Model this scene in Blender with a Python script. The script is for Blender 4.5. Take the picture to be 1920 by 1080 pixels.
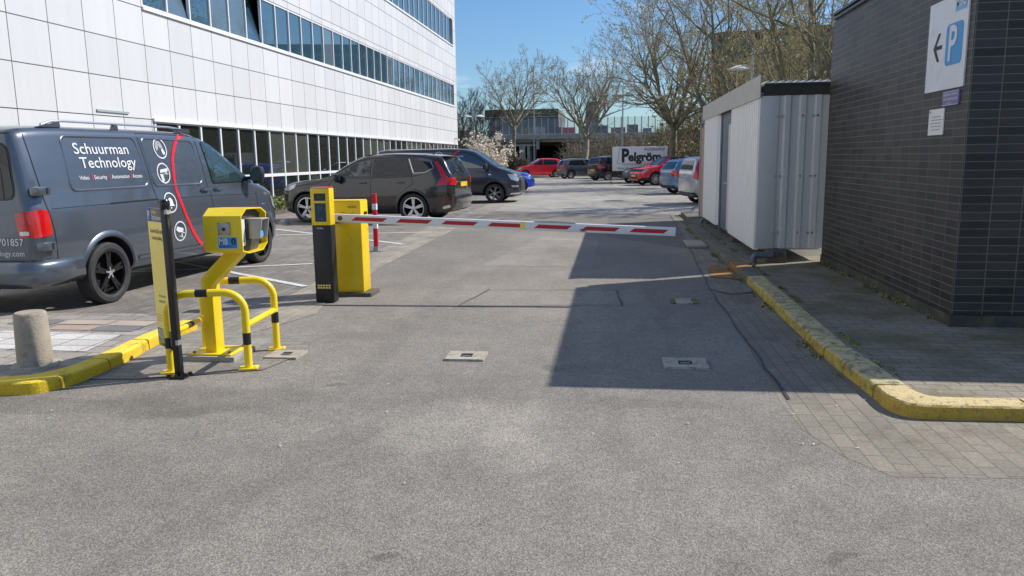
import bpy, bmesh, math, random
import numpy as np
from mathutils import Vector, Matrix
from mathutils.bvhtree import BVHTree
for o in list(bpy.data.objects): bpy.data.objects.remove(o)
S = bpy.context.scene
COL = S.collection
PI = math.pi
R = math.radians

# ------------------------------------------------------------------ camera
cam = bpy.data.cameras.new('camera'); co = bpy.data.objects.new('camera', cam); COL.objects.link(co)
yaw, pitch, roll = R(7.534), R(9.578), R(-0.8)
f = Vector((-math.sin(yaw)*math.cos(pitch), math.cos(yaw)*math.cos(pitch), -math.sin(pitch)))
r = Vector((math.cos(yaw), math.sin(yaw), 0)); u = r.cross(f)
r2 = math.cos(roll)*r + math.sin(roll)*u; u2 = -math.sin(roll)*r + math.cos(roll)*u
co.matrix_world = Matrix(((r2.x,u2.x,-f.x,0),(r2.y,u2.y,-f.y,0),(r2.z,u2.z,-f.z,1.55),(0,0,0,1)))
cam.sensor_width = 36; cam.lens = 36*1442/1920; cam.clip_end = 3000; cam.clip_start = .05
S.camera = co
# ------------------------------------------------------------------ sky, sun, exposure
SAZ, SEL = R(62.4), R(42.4)          # azimuth from +Y towards +X, elevation
W = bpy.data.worlds.new('World'); S.world = W; W.use_nodes = True
nt = W.node_tree; bg = nt.nodes['Background']
sky = nt.nodes.new('ShaderNodeTexSky'); sky.sky_type = 'NISHITA'; sky.sun_disc = False
sky.sun_elevation = SEL; sky.sun_rotation = SAZ; sky.air_density = 1.15; sky.dust_density = .3; sky.ozone_density = 2.2
# thin clouds
tc = nt.nodes.new('ShaderNodeTexCoord'); mp = nt.nodes.new('ShaderNodeMapping'); mp.inputs['Scale'].default_value = (1,1,4.5)
mp.inputs['Location'].default_value = (.1,.32,.0)
nz = nt.nodes.new('ShaderNodeTexNoise'); nz.inputs['Scale'].default_value = 4.2; nz.inputs['Detail'].default_value = 6; nz.inputs['Roughness'].default_value=.6
rp = nt.nodes.new('ShaderNodeValToRGB'); rp.color_ramp.elements[0].position=.53; rp.color_ramp.elements[1].position=.82
rp.color_ramp.elements[1].color=(.6,.6,.6,1)
mx = nt.nodes.new('ShaderNodeMixRGB'); mx.inputs[2].default_value = (11,10.4,10.6,1)
nt.links.new(tc.outputs['Generated'], mp.inputs[0]); nt.links.new(mp.outputs[0], nz.inputs[0]); nt.links.new(nz.outputs[0], rp.inputs[0])
nt.links.new(rp.outputs[0], mx.inputs[0]); tn_ = nt.nodes.new('ShaderNodeMixRGB'); tn_.blend_type='MULTIPLY'; tn_.inputs[0].default_value=1; tn_.inputs[2].default_value=(.60,.82,1.08,1)
nt.links.new(sky.outputs[0], tn_.inputs[1]); nt.links.new(tn_.outputs[0], mx.inputs[1]); nt.links.new(mx.outputs[0], bg.inputs[0])
bg.inputs[1].default_value = .10
sl = bpy.data.lights.new('sun','SUN'); sl.energy = 4.7; sl.angle = R(.53); sl.color = (1,.94,.86)
so = bpy.data.objects.new('sun', sl); COL.objects.link(so)
sd = Vector((math.sin(SAZ)*math.cos(SEL), math.cos(SAZ)*math.cos(SEL), math.sin(SEL)))
so.rotation_euler = sd.to_track_quat('Z','Y').to_euler(); so.location = sd*60
S.view_settings.view_transform = 'Standard'; S.view_settings.look = 'None'
S.view_settings.exposure = .24; S.view_settings.gamma = 1
S.render.engine = 'CYCLES'

# ------------------------------------------------------------------ materials
def nodes(name):
    m = bpy.data.materials.new(name); m.use_nodes = True
    return m, m.node_tree, m.node_tree.nodes['Principled BSDF']
def link(t,a,b): t.links.new(a,b)
def coords(t, scale=(1,1,1), kind='Object'):
    tc = t.nodes.new('ShaderNodeTexCoord'); mp = t.nodes.new('ShaderNodeMapping'); mp.inputs['Scale'].default_value = scale
    link(t, tc.outputs[kind], mp.inputs[0]); return mp.outputs[0]
def noise(t, vec, scale, detail=3, rough=.55):
    n = t.nodes.new('ShaderNodeTexNoise'); n.inputs['Scale'].default_value = scale; n.inputs['Detail'].default_value = detail
    n.inputs['Roughness'].default_value = rough; link(t, vec, n.inputs['Vector']); return n.outputs[0]
def ramp(t, fac, stops):
    r_ = t.nodes.new('ShaderNodeValToRGB'); e = r_.color_ramp.elements
    while len(e) < len(stops): e.new(.5)
    for k,(p,c) in enumerate(stops):
        e[k].position = p; e[k].color = (c,c,c,1) if not hasattr(c,'__len__') else tuple(c)+(1,)
    link(t, fac, r_.inputs[0]); return r_.outputs[0]
def mix(t, a, b, fac=None, mode='MIX', f=1.0):
    m_ = t.nodes.new('ShaderNodeMixRGB'); m_.blend_type = mode; m_.inputs[0].default_value = f
    if fac is not None: link(t, fac, m_.inputs[0])
    for s,i in ((a,1),(b,2)):
        if hasattr(s,'links') or hasattr(s,'node'): link(t, s, m_.inputs[i])
        else: m_.inputs[i].default_value = tuple(s)+(1,)
    return m_.outputs[0]
def bump(t, p, h, strength=.3, dist=.01):
    b = t.nodes.new('ShaderNodeBump'); b.inputs['Strength'].default_value = strength; b.inputs['Distance'].default_value = dist
    link(t, h, b.inputs['Height']); link(t, b.outputs[0], p.inputs['Normal'])
def mat(name, col, rough=.5, metal=0, coat=0, var=0, vs=3, dirt=None, ds=8, dlo=.5, dhi=.75, bs=0, bst=.2, spec=.5, ior=None):
    m,t,p = nodes(name)
    p.inputs['Base Color'].default_value = tuple(col)+(1,); p.inputs['Roughness'].default_value = rough
    p.inputs['Metallic'].default_value = metal; p.inputs['Coat Weight'].default_value = coat; p.inputs['Coat Roughness'].default_value=.03
    p.inputs['Specular IOR Level'].default_value = spec
    if ior: p.inputs['IOR'].default_value = ior
    if var or dirt or bs:
        v = coords(t)
        c = None
        if var:
            n = noise(t, v, vs, 5)
            c = ramp(t, n, [(.3,[k*(1-var) for k in col]),(.7,[min(1,k*(1+var)) for k in col])])
        if dirt:
            n = noise(t, v, ds, 6, .65)
            c = mix(t, c if c is not None else col, dirt, ramp(t, n, [(dlo,0),(dhi,1)]))
        if c is not None: link(t, c, p.inputs['Base Color'])
        if bs: bump(t, p, noise(t, v, bs, 4), bst, .01)
    return m
def asphalt(name, lo, mid, hi, big=.12, tint=(1,.985,.96)):
    m,t,p = nodes(name); v = coords(t)
    vo = t.nodes.new('ShaderNodeTexVoronoi'); vo.inputs['Scale'].default_value = 155; link(t, v, vo.inputs['Vector'])
    sx = t.nodes.new('ShaderNodeSeparateColor'); link(t, vo.outputs['Color'], sx.inputs[0])
    c1 = ramp(t, sx.outputs[0], [(.0,[lo*k for k in tint]),(.45,[mid*k for k in tint]),(1,[hi*k for k in tint])])
    n3 = noise(t, v, 70, 4, .7); c1 = mix(t, c1, ramp(t, n3, [(.32,.82),(.68,1.12)]), mode='MULTIPLY')
    n4 = noise(t, v, 9, 6, .75); c1 = mix(t, c1, ramp(t, n4, [(.30,.86),(.55,1.0),(.78,1.12)]), mode='MULTIPLY')
    n1 = noise(t, v, .45, 5, .6); n2 = noise(t, v, 3.5, 5, .6)
    c = mix(t, c1, ramp(t, n1, [(.32,1-big*1.6),(.68,1+big)]), mode='MULTIPLY')
    c = mix(t, c, ramp(t, n2, [(.3,1-big*.7),(.7,1+big*.5)]), mode='MULTIPLY')
    link(t, c, p.inputs['Base Color']); p.inputs['Roughness'].default_value = .82; p.inputs['Specular IOR Level'].default_value=.35
    bump(t, p, vo.outputs['Distance'], .45, .006)
    return m
def streaks(m):
    t=m.node_tree; p=t.nodes['Principled BSDF']; c=p.inputs['Base Color'].links[0].from_socket
    c=mix(t,c,ramp(t,noise(t,coords(t,(2.5,2.5,.22)),1.6,6,.65),[(.34,.965),(.62,1.01)]),mode='MULTIPLY'); c=mix(t,c,ramp(t,noise(t,coords(t),38,4,.7),[(.3,.96),(.7,1.03)]),mode='MULTIPLY'); link(t,c,p.inputs['Base Color'])
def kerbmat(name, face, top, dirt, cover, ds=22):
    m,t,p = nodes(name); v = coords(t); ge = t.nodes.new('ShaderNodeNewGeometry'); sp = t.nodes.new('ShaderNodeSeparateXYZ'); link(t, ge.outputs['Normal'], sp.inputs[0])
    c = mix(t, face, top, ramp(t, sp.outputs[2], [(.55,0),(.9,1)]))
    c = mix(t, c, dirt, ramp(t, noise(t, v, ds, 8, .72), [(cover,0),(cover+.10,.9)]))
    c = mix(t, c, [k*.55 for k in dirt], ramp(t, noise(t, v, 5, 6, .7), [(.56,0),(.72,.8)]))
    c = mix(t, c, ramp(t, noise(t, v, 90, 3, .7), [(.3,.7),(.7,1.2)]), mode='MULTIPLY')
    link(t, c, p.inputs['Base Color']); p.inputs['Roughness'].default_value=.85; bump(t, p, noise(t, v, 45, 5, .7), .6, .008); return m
def worn(m, spots):
    t=m.node_tree; p=t.nodes['Principled BSDF']; c=p.inputs['Base Color'].links[0].from_socket; v=coords(t)
    wob=t.nodes.new('ShaderNodeTexNoise'); wob.inputs['Scale'].default_value=1.6; wob.inputs['Detail'].default_value=5; link(t,v,wob.inputs['Vector'])
    off=t.nodes.new('ShaderNodeVectorMath'); off.operation='MULTIPLY_ADD'; link(t,wob.outputs['Color'],off.inputs[0]); off.inputs[1].default_value=(.5,.5,0); off.inputs[2].default_value=(-.25,-.25,0)
    ad=t.nodes.new('ShaderNodeVectorMath'); link(t,v,ad.inputs[0]); link(t,off.outputs[0],ad.inputs[1])
    for (x,y,a,b,rot,g) in spots:
        mp=t.nodes.new('ShaderNodeMapping'); mp.vector_type='TEXTURE'; mp.inputs['Location'].default_value=(x,y,0); mp.inputs['Rotation'].default_value=(0,0,rot); mp.inputs['Scale'].default_value=(a,b,1e3)
        link(t,ad.outputs[0],mp.inputs[0]); L=t.nodes.new('ShaderNodeVectorMath'); L.operation='LENGTH'; link(t,mp.outputs[0],L.inputs[0])
        c=mix(t,c,ramp(t,L.outputs['Value'],[(.72,g),(1.0,1.0)]),mode='MULTIPLY')
    link(t,c,p.inputs['Base Color'])
def brick(name, c1, c2, mortar, bw, rh, ms, offset=.5, mode='xy', rot=0, rough=.8, bumpd=.004, moss=None, bias=0, bst=.6, mosslo=.48, mosshi=.7, grain=True, offs=(0,0), spec=.5):
    m,t,p = nodes(name)
    tc = t.nodes.new('ShaderNodeTexCoord'); sp = t.nodes.new('ShaderNodeSeparateXYZ'); link(t, tc.outputs['Object'], sp.inputs[0])
    cb = t.nodes.new('ShaderNodeCombineXYZ')
    if mode == 'wall':
        ad = t.nodes.new('ShaderNodeMath'); link(t, sp.outputs[0], ad.inputs[0]); link(t, sp.outputs[1], ad.inputs[1])
        link(t, ad.outputs[0], cb.inputs[0]); link(t, sp.outputs[2], cb.inputs[1])
    else:
        link(t, sp.outputs[0], cb.inputs[0]); link(t, sp.outputs[1], cb.inputs[1])
    mp = t.nodes.new('ShaderNodeMapping'); mp.inputs['Rotation'].default_value = (0,0,rot); mp.inputs['Location'].default_value=(offs[0],offs[1],0); link(t, cb.outputs[0], mp.inputs[0])
    v = mp.outputs[0]
    b = t.nodes.new('ShaderNodeTexBrick'); b.offset = offset; b.inputs['Scale'].default_value = 1
    b.inputs['Brick Width'].default_value = bw; b.inputs['Row Height'].default_value = rh; b.inputs['Mortar Size'].default_value = ms
    b.inputs['Mortar Smooth'].default_value = .25; b.inputs['Bias'].default_value = bias
    b.inputs['Color1'].default_value = tuple(c1)+(1,); b.inputs['Color2'].default_value = tuple(c2)+(1,); b.inputs['Mortar'].default_value = tuple(mortar)+(1,)
    link(t, v, b.inputs['Vector'])
    ov = coords(t); c = b.outputs['Color']
    if grain:
        c = mix(t, c, ramp(t, noise(t, ov, 60, 4, .7), [(.3,.72),(.7,1.22)]), mode='MULTIPLY')
        c = mix(t, c, ramp(t, noise(t, ov, 1.1, 4), [(.3,.82),(.7,1.14)]), mode='MULTIPLY')
    if moss:
        c = mix(t, c, moss, ramp(t, noise(t, ov, 1.7, 7, .7), [(mosslo,0),(mosshi,.85)]))
    link(t, c, p.inputs['Base Color']); p.inputs['Roughness'].default_value = rough; p.inputs['Specular IOR Level'].default_value=spec
    inv = t.nodes.new('ShaderNodeMath'); inv.operation='SUBTRACT'; inv.inputs[0].default_value=1; link(t, b.outputs['Fac'], inv.inputs[1])
    bump(t, p, inv.outputs[0], bst, bumpd)
    return m
def paint(name, col, metal=.55, rough=.32):
    m,t,p = nodes(name); v = coords(t)
    c = mix(t, col, [k*.8+.008 for k in col], ramp(t, noise(t, v, 5, 6), [(.45,0),(.8,.6)]))
    link(t, c, p.inputs['Base Color']); p.inputs['Metallic'].default_value = metal; p.inputs['Coat Weight'].default_value = 1
    p.inputs['Coat Roughness'].default_value=.04; p.inputs['Roughness'].default_value = rough
    return m
def glass_dark(name, col=(.012,.015,.018), ior=1.75, rough=.015):
    m,t,p = nodes(name); p.inputs['Base Color'].default_value = tuple(col)+(1,); p.inputs['Roughness'].default_value = rough
    p.inputs['IOR'].default_value = ior; p.inputs['Specular IOR Level'].default_value=.5
    v = coords(t); bump(t, p, noise(t, v, .9, 2), .02, .02)
    return m
def curtain_glass(name, c1, c2, sc=9):
    m,t,p = nodes(name); v = coords(t)
    wv = t.nodes.new('ShaderNodeTexWave'); wv.bands_direction='Y'; wv.inputs['Scale'].default_value = sc; wv.inputs['Distortion'].default_value = 2.5
    wv.inputs['Detail'].default_value=2; link(t, v, wv.inputs['Vector'])
    link(t, ramp(t, wv.outputs[1], [(.2,c1),(.9,c2)]), p.inputs['Base Color']); p.inputs['Roughness'].default_value=.02; p.inputs['IOR'].default_value=1.9
    return m
M = {}
M['asphalt'] = asphalt('asphalt', .160, .226, .34, .13, (1,.92,.80))
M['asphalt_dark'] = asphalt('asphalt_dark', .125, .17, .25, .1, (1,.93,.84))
M['asphalt_light'] = asphalt('asphalt_light', .19, .265, .38, .16, (1,.92,.80))
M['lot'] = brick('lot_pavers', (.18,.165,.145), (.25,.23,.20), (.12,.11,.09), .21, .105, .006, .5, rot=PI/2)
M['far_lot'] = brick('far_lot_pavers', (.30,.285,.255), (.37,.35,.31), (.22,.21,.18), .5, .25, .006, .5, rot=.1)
M['strip'] = brick('strip_pavers', (.235,.215,.18), (.31,.285,.235), (.15,.135,.10), .21, .105, .007, .5, rot=PI/2, moss=(.36,.32,.25), mosslo=.46, mosshi=.66, bst=.3)
M['strip_d'] = brick('dark_strip_pavers', (.20,.19,.17), (.26,.245,.215), (.13,.12,.10), .21, .105, .005, .5, rot=0, moss=(.34,.32,.28), mosslo=.52, mosshi=.68, bst=.3)
M['gutter'] = brick('gutter_pavers', (.20,.18,.145), (.25,.225,.18), (.15,.135,.105), .21, .10, .005, .5, rot=PI/2, moss=(.10,.085,.05), mosslo=.52, mosshi=.72)
M['apron'] = brick('apron_pavers', (.225,.205,.165), (.26,.235,.19), (.18,.165,.13), .21, .105, .004, .5, rot=0)
M['side_r'] = brick('mossy_pavers', (.22,.195,.15), (.27,.24,.185), (.15,.13,.09), .21, .105, .007, .5, rot=0, moss=(.115,.105,.045), mosslo=.44, mosshi=.62)
M['side_l'] = brick('pale_slabs', (.24,.22,.20), (.36,.33,.29), (.11,.10,.09), .30, .20, .007, .5, rot=0)
M['slab_pale'] = brick('white_slabs', (.46,.45,.43), (.54,.53,.50), (.16,.15,.14), .30, .20, .007, .0)
M['slab_red'] = mat('reddish_slab', (.36,.27,.22), .85, var=.12, bs=80)
M['slab_grey'] = mat('dark_grey_slab', (.17,.165,.165), .85, var=.12, bs=80)
M['slab_sand'] = mat('sand_slab', (.38,.32,.26), .85, var=.12, bs=80)
M['dirt'] = mat('dirt', (.20,.17,.12), .95, var=.3, vs=6, bs=40, bst=.6)
M['earth'] = mat('earth', (.14,.13,.08), .95, var=.3, vs=.6, bs=20)
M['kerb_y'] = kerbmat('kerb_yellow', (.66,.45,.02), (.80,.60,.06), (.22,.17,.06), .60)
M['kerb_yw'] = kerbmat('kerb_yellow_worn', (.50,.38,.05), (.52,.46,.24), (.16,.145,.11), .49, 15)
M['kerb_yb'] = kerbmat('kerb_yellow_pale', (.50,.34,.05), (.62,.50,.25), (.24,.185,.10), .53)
M['kerb_g'] = mat('kerb_mossy_grey', (.135,.13,.10), .9, var=.25, vs=5, dirt=(.09,.095,.04), ds=6, bs=40, bst=.4)
M['rust'] = mat('rust_stain', (.30,.135,.035), .95, var=.3, vs=8, dirt=(.17,.12,.07), ds=14, dlo=.45, dhi=.62)
M['concrete'] = mat('concrete', (.36,.33,.28), .9, var=.12, vs=5, dirt=(.17,.16,.135), ds=12, dlo=.56, dhi=.78, bs=90, bst=.5)
M['bollard'] = mat('bollard_concrete', (.34,.30,.235), .9, var=.14, vs=5, dirt=(.15,.135,.11), ds=14, dlo=.54, dhi=.74, bs=90, bst=.6)
M['drain'] = mat('drain_concrete', (.40,.365,.30), .9, var=.15, dirt=(.14,.12,.09), ds=20, bs=90)
M['concrete_d'] = mat('concrete_dark', (.11,.095,.075), .95, var=.2, dirt=(.05,.04,.03), bs=60, bst=.5)
M['concrete_b'] = mat('concrete_bridge', (.46,.42,.35), .95, var=.2, vs=.8, dirt=(.13,.12,.1), ds=1.5)
M['black_hole'] = mat('dark_void', (.008,.008,.009), .9)
M['line'] = mat('road_marking', (.62,.62,.60), .8, dirt=(.28,.27,.25), ds=16, dlo=.5, dhi=.68)
M['cut'] = mat('bitumen_line', (.035,.035,.038), .6, dirt=(.14,.135,.13), ds=14, dlo=.55, dhi=.7)
M['yellow'] = mat('yellow_paint', (.86,.63,.008), .38, var=.07, vs=4, dirt=(.22,.17,.06), ds=26, dlo=.66, dhi=.72, bs=120, bst=.05, coat=.2)
M['yellow2'] = mat('yellow_cabinet_paint', (.82,.56,.006), .42, var=.07, vs=2.5, dirt=(.42,.28,.03), ds=11, dlo=.62, dhi=.74, coat=.15, bs=120, bst=.05)
M['black'] = mat('black_paint', (.012,.012,.013), .45, var=.15, vs=12)
M['black_g'] = mat('black_gloss', (.012,.012,.014), .25)
M['dark_panel'] = mat('dark_grey_panel', (.055,.05,.047), .5, var=.15)
M['screen'] = mat('blue_screen', (.006,.035,.085), .12)
M['screen_t'] = mat('screen_dim_mark', (.015,.09,.20), .2)
M['white'] = mat('white_paint', (.78,.78,.77), .4, var=.02, dirt=(.5,.5,.46), ds=6, dlo=.62, dhi=.85)
M['white_v'] = mat('white_vinyl', (.66,.68,.70), .4)
M['red'] = mat('red_reflective', (.50,.012,.014), .35, var=.05)
M['red_v'] = mat('red_vinyl', (.80,.012,.022), .3)
M['red_p'] = mat('red_post_paint', (.62,.012,.02), .35)
M['steel'] = mat('galvanised_steel', (.42,.43,.44), .42, .7, var=.12, vs=14)
M['alu'] = mat('aluminium', (.72,.73,.75), .25, .9)
M['grey_box'] = mat('grey_plastic', (.42,.40,.36), .5, var=.04)
M['grey_plate'] = mat('grey_plate', (.38,.39,.40), .4, .3)
M['blue'] = mat('sign_blue', (.012,.26,.60), .35, var=.05)
M['blue_l'] = mat('sign_light_blue', (.10,.42,.72), .35)
M['blue_p'] = mat('parking_blue', (.01,.10,.42), .4)
M['navy'] = mat('navy', (.01,.03,.09), .4)
M['purple'] = mat('purple_sign', (.16,.13,.36), .4)
M['ink'] = mat('ink', (.03,.03,.032), .6)
M['ink_g'] = mat('grey_ink', (.35,.35,.36), .6)
M['sign_y'] = mat('sign_yellow_film', (.86,.70,.16), .45, var=.06, vs=3)
M['sign_w'] = mat('sign_white', (.66,.68,.72), .3, var=.05, vs=3, dirt=(.45,.50,.54), ds=5, dlo=.55, dhi=.8)
M['sign_grey'] = mat('sign_grey_film', (.14,.14,.12), .15)
M['brick'] = brick('black_glazed_brick', (.018,.018,.019), (.052,.049,.045), (.15,.136,.105), .25, .0733, .0052, 0, mode='wall', rough=.45, moss=(.085,.08,.06), mosslo=.6, mosshi=.95, bst=.8, bumpd=.006, offs=(-.01,0), spec=.45)
M['plinth'] = mat('mossy_base', (.055,.055,.045), .9, var=.25, vs=6, dirt=(.10,.10,.05), ds=5, dlo=.5, dhi=.7, bs=40)
M['coping'] = mat('dark_metal_coping', (.045,.05,.06), .4, .3)
M['panel'] = brick('white_panels', (.60,.605,.615), (.665,.67,.68), (.10,.095,.085), 1.1, .887, .011, 0, mode='wall', rough=.55, bst=.9, bumpd=.02, offs=(.06,-.85), grain=False)
M['trailer_white'] = mat('trailer_white', (.88,.88,.87), .5, var=.02)
M['frame'] = mat('window_frame_white', (.76,.77,.79), .4)
M['frame_g'] = mat('window_frame_grey', (.36,.38,.40), .4)
M['pane_a'] = glass_dark('pane_dark', (.015,.018,.016), 1.8)
M['pane_b'] = glass_dark('pane_blue', (.03,.075,.11), 2.5)
M['pane_c'] = curtain_glass('pane_curtain', (.03,.035,.03), (.10,.11,.09))
M['pane_d'] = curtain_glass('pane_curtain_blue', (.05,.09,.12), (.16,.22,.26), 7)
M['inside'] = mat('dark_interior', (.02,.02,.022), .9)
M['corr'] = mat('white_corrugated_steel_shaded', (.60,.605,.59), .5, var=.02, vs=2, dirt=(.50,.49,.45), ds=3, dlo=.6, dhi=.9)  # base darkened to carry the shade on the shed front; dirt on top
M['corr_side_lit'] = mat('white_corrugated_steel_lit', (.90,.89,.85), .5, var=.02, vs=2)  # same steel, bounce light on the long side put into the colour
M['fascia'] = mat('grey_fascia_board', (.52,.50,.45), .8, var=.08, vs=6)
M['roofband'] = mat('black_roof_band', (.04,.038,.036), .8, var=.3, vs=8)
M['wood'] = mat('brown_wood_door', (.42,.27,.20), .7, var=.12, vs=4)
M['slate'] = mat('blue_grey_steel', (.12,.15,.18), .45, .3, var=.2, vs=9)
M['rubber'] = mat('tyre_rubber', (.028,.028,.029), .75, var=.3, vs=14, bs=60, bst=.15)
M['rim_black'] = mat('rim_black_gloss', (.018,.018,.02), .22, .4)
M['rim_silver'] = mat('rim_silver', (.62,.63,.65), .28, .85)
M['rim_grey'] = mat('rim_grey', (.22,.22,.23), .35, .7)
M['well'] = mat('wheel_well', (.01,.01,.01), .95)
M['plastic'] = mat('black_plastic', (.028,.028,.03), .55, bs=150, bst=.1)
M['seam'] = mat('panel_gap', (.006,.006,.007), .8)
M['glass'] = glass_dark('car_glass', (.006,.008,.010), 1.6)
M['glass_l'] = mat('see_through_glass', (.13,.15,.145), .03, var=.7, vs=2.2, dirt=(.02,.022,.022), ds=4, dlo=.5, dhi=.55)
M['glass_t'] = glass_dark('van_window_glass', (.02,.04,.042), 2.2)
M['lampr'] = mat('tail_lamp_red', (.55,.006,.01), .12, coat=1)
M['lampd'] = mat('tail_lamp_dark_red', (.22,.004,.008), .12, coat=1)
M['lampw'] = mat('lamp_clear', (.62,.64,.66), .1, .3, coat=1)
M['plate'] = mat('plate_yellow', (.85,.52,.02), .45)
M['p_van'] = paint('van_grey_paint', (.105,.125,.155), .6, .34)
M['p_van2'] = paint('van_black_paint', (.040,.042,.052), .5, .3)
M['p_suv'] = paint('suv_grey_paint', (.050,.047,.043), .5, .2)
M['p_red'] = paint('red_paint', (.85,.015,.03), .1, .25)
M['p_grey'] = paint('grey_paint', (.17,.18,.19), .6, .3)
M['p_black'] = paint('black_car_paint', (.022,.022,.028), .3, .25)
M['p_blue'] = paint('steel_blue_paint', (.13,.25,.42), .55, .3)
M['p_bblue'] = paint('bright_blue_paint', (.015,.13,.9), .3, .25)
M['p_silver'] = paint('silver_paint', (.50,.51,.53), .6, .3)
M['bark'] = mat('bark', (.22,.20,.13), .95, var=.35, vs=5, dirt=(.10,.11,.05), ds=3, bs=30, bst=.5)
M['bark_pale'] = mat('bark_pale', (.36,.33,.25), .95, var=.3, vs=4, dirt=(.15,.15,.08), ds=3, bs=30, bst=.5)
M['twig'] = mat('twig', (.33,.275,.18), .95, var=.25, vs=2)
M['twig_dark'] = mat('twig_dark', (.11,.09,.075), .95, var=.25, vs=2)
M['bud'] = mat('bud_olive', (.46,.41,.15), .8, var=.35, vs=1.5)
M['olive'] = mat('brush_olive', (.22,.21,.085), .9, var=.45, vs=.7)
M['olive_l'] = mat('brush_olive_light', (.36,.34,.15), .9, var=.4, vs=.7)
M['brown'] = mat('brush_brown', (.24,.195,.14), .95, var=.35, vs=1)
M['petal'] = mat('petal_cream', (.86,.78,.66), .7, var=.12, vs=2)
M['petal_dull'] = mat('petal_dull', (.55,.52,.48), .8)
M['leaf'] = mat('leaf_green', (.10,.14,.03), .7, var=.45, vs=3)
M['leaf_y'] = mat('leaf_yellowgreen', (.24,.25,.06), .7, var=.4, vs=3)
M['tower'] = mat('distant_grey', (.15,.155,.16), .8)
M['roofgreen'] = mat('distant_green_roof', (.12,.13,.095), .8, var=.3, vs=.5)
worn(M['asphalt'],[(-.85,4.30,.66,.50,.3,1.24),(-.55,3.9,.25,.35,0,1.15),(-.7,8.2,1.1,2.6,0,1.08),(-2.6,4.6,.9,.35,.15,.82),(-3.6,4.35,1.6,.22,.05,.84),(1.6,2.7,1.6,.8,.2,.90),(-3,2.6,1.2,.5,-.3,1.08),(.3,4.75,.5,.12,-.15,.88),(-2.0,9.6,.5,2.5,0,1.06),(-2.7,13,1.0,3.0,.1,.90),(-1.7,3.2,.12,2.2,-.35,.90),(.35,3.1,.14,2.4,.3,.91),(-.2,7.0,.16,3.2,.04,1.07),(-1.9,7.2,.16,3.0,.04,.93),(.5,7.4,.10,2.2,.0,.90),(-.45,5.55,.10,.07,.4,.78),(-1.9,5.0,.06,.05,0,.72),(.9,2.9,.09,.05,.5,.75),(-.9,2.75,.05,.04,0,.7),(-2.4,6.4,.5,.18,.2,.88)])
streaks(M['panel']); streaks(M['corr']); streaks(M['concrete_b'])
def plainbrick(name, a, b, c, bw, rh): return brick(name, a, b, c, bw, rh, .25, 0, mode='wall', grain=False, bumpd=.01)

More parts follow.
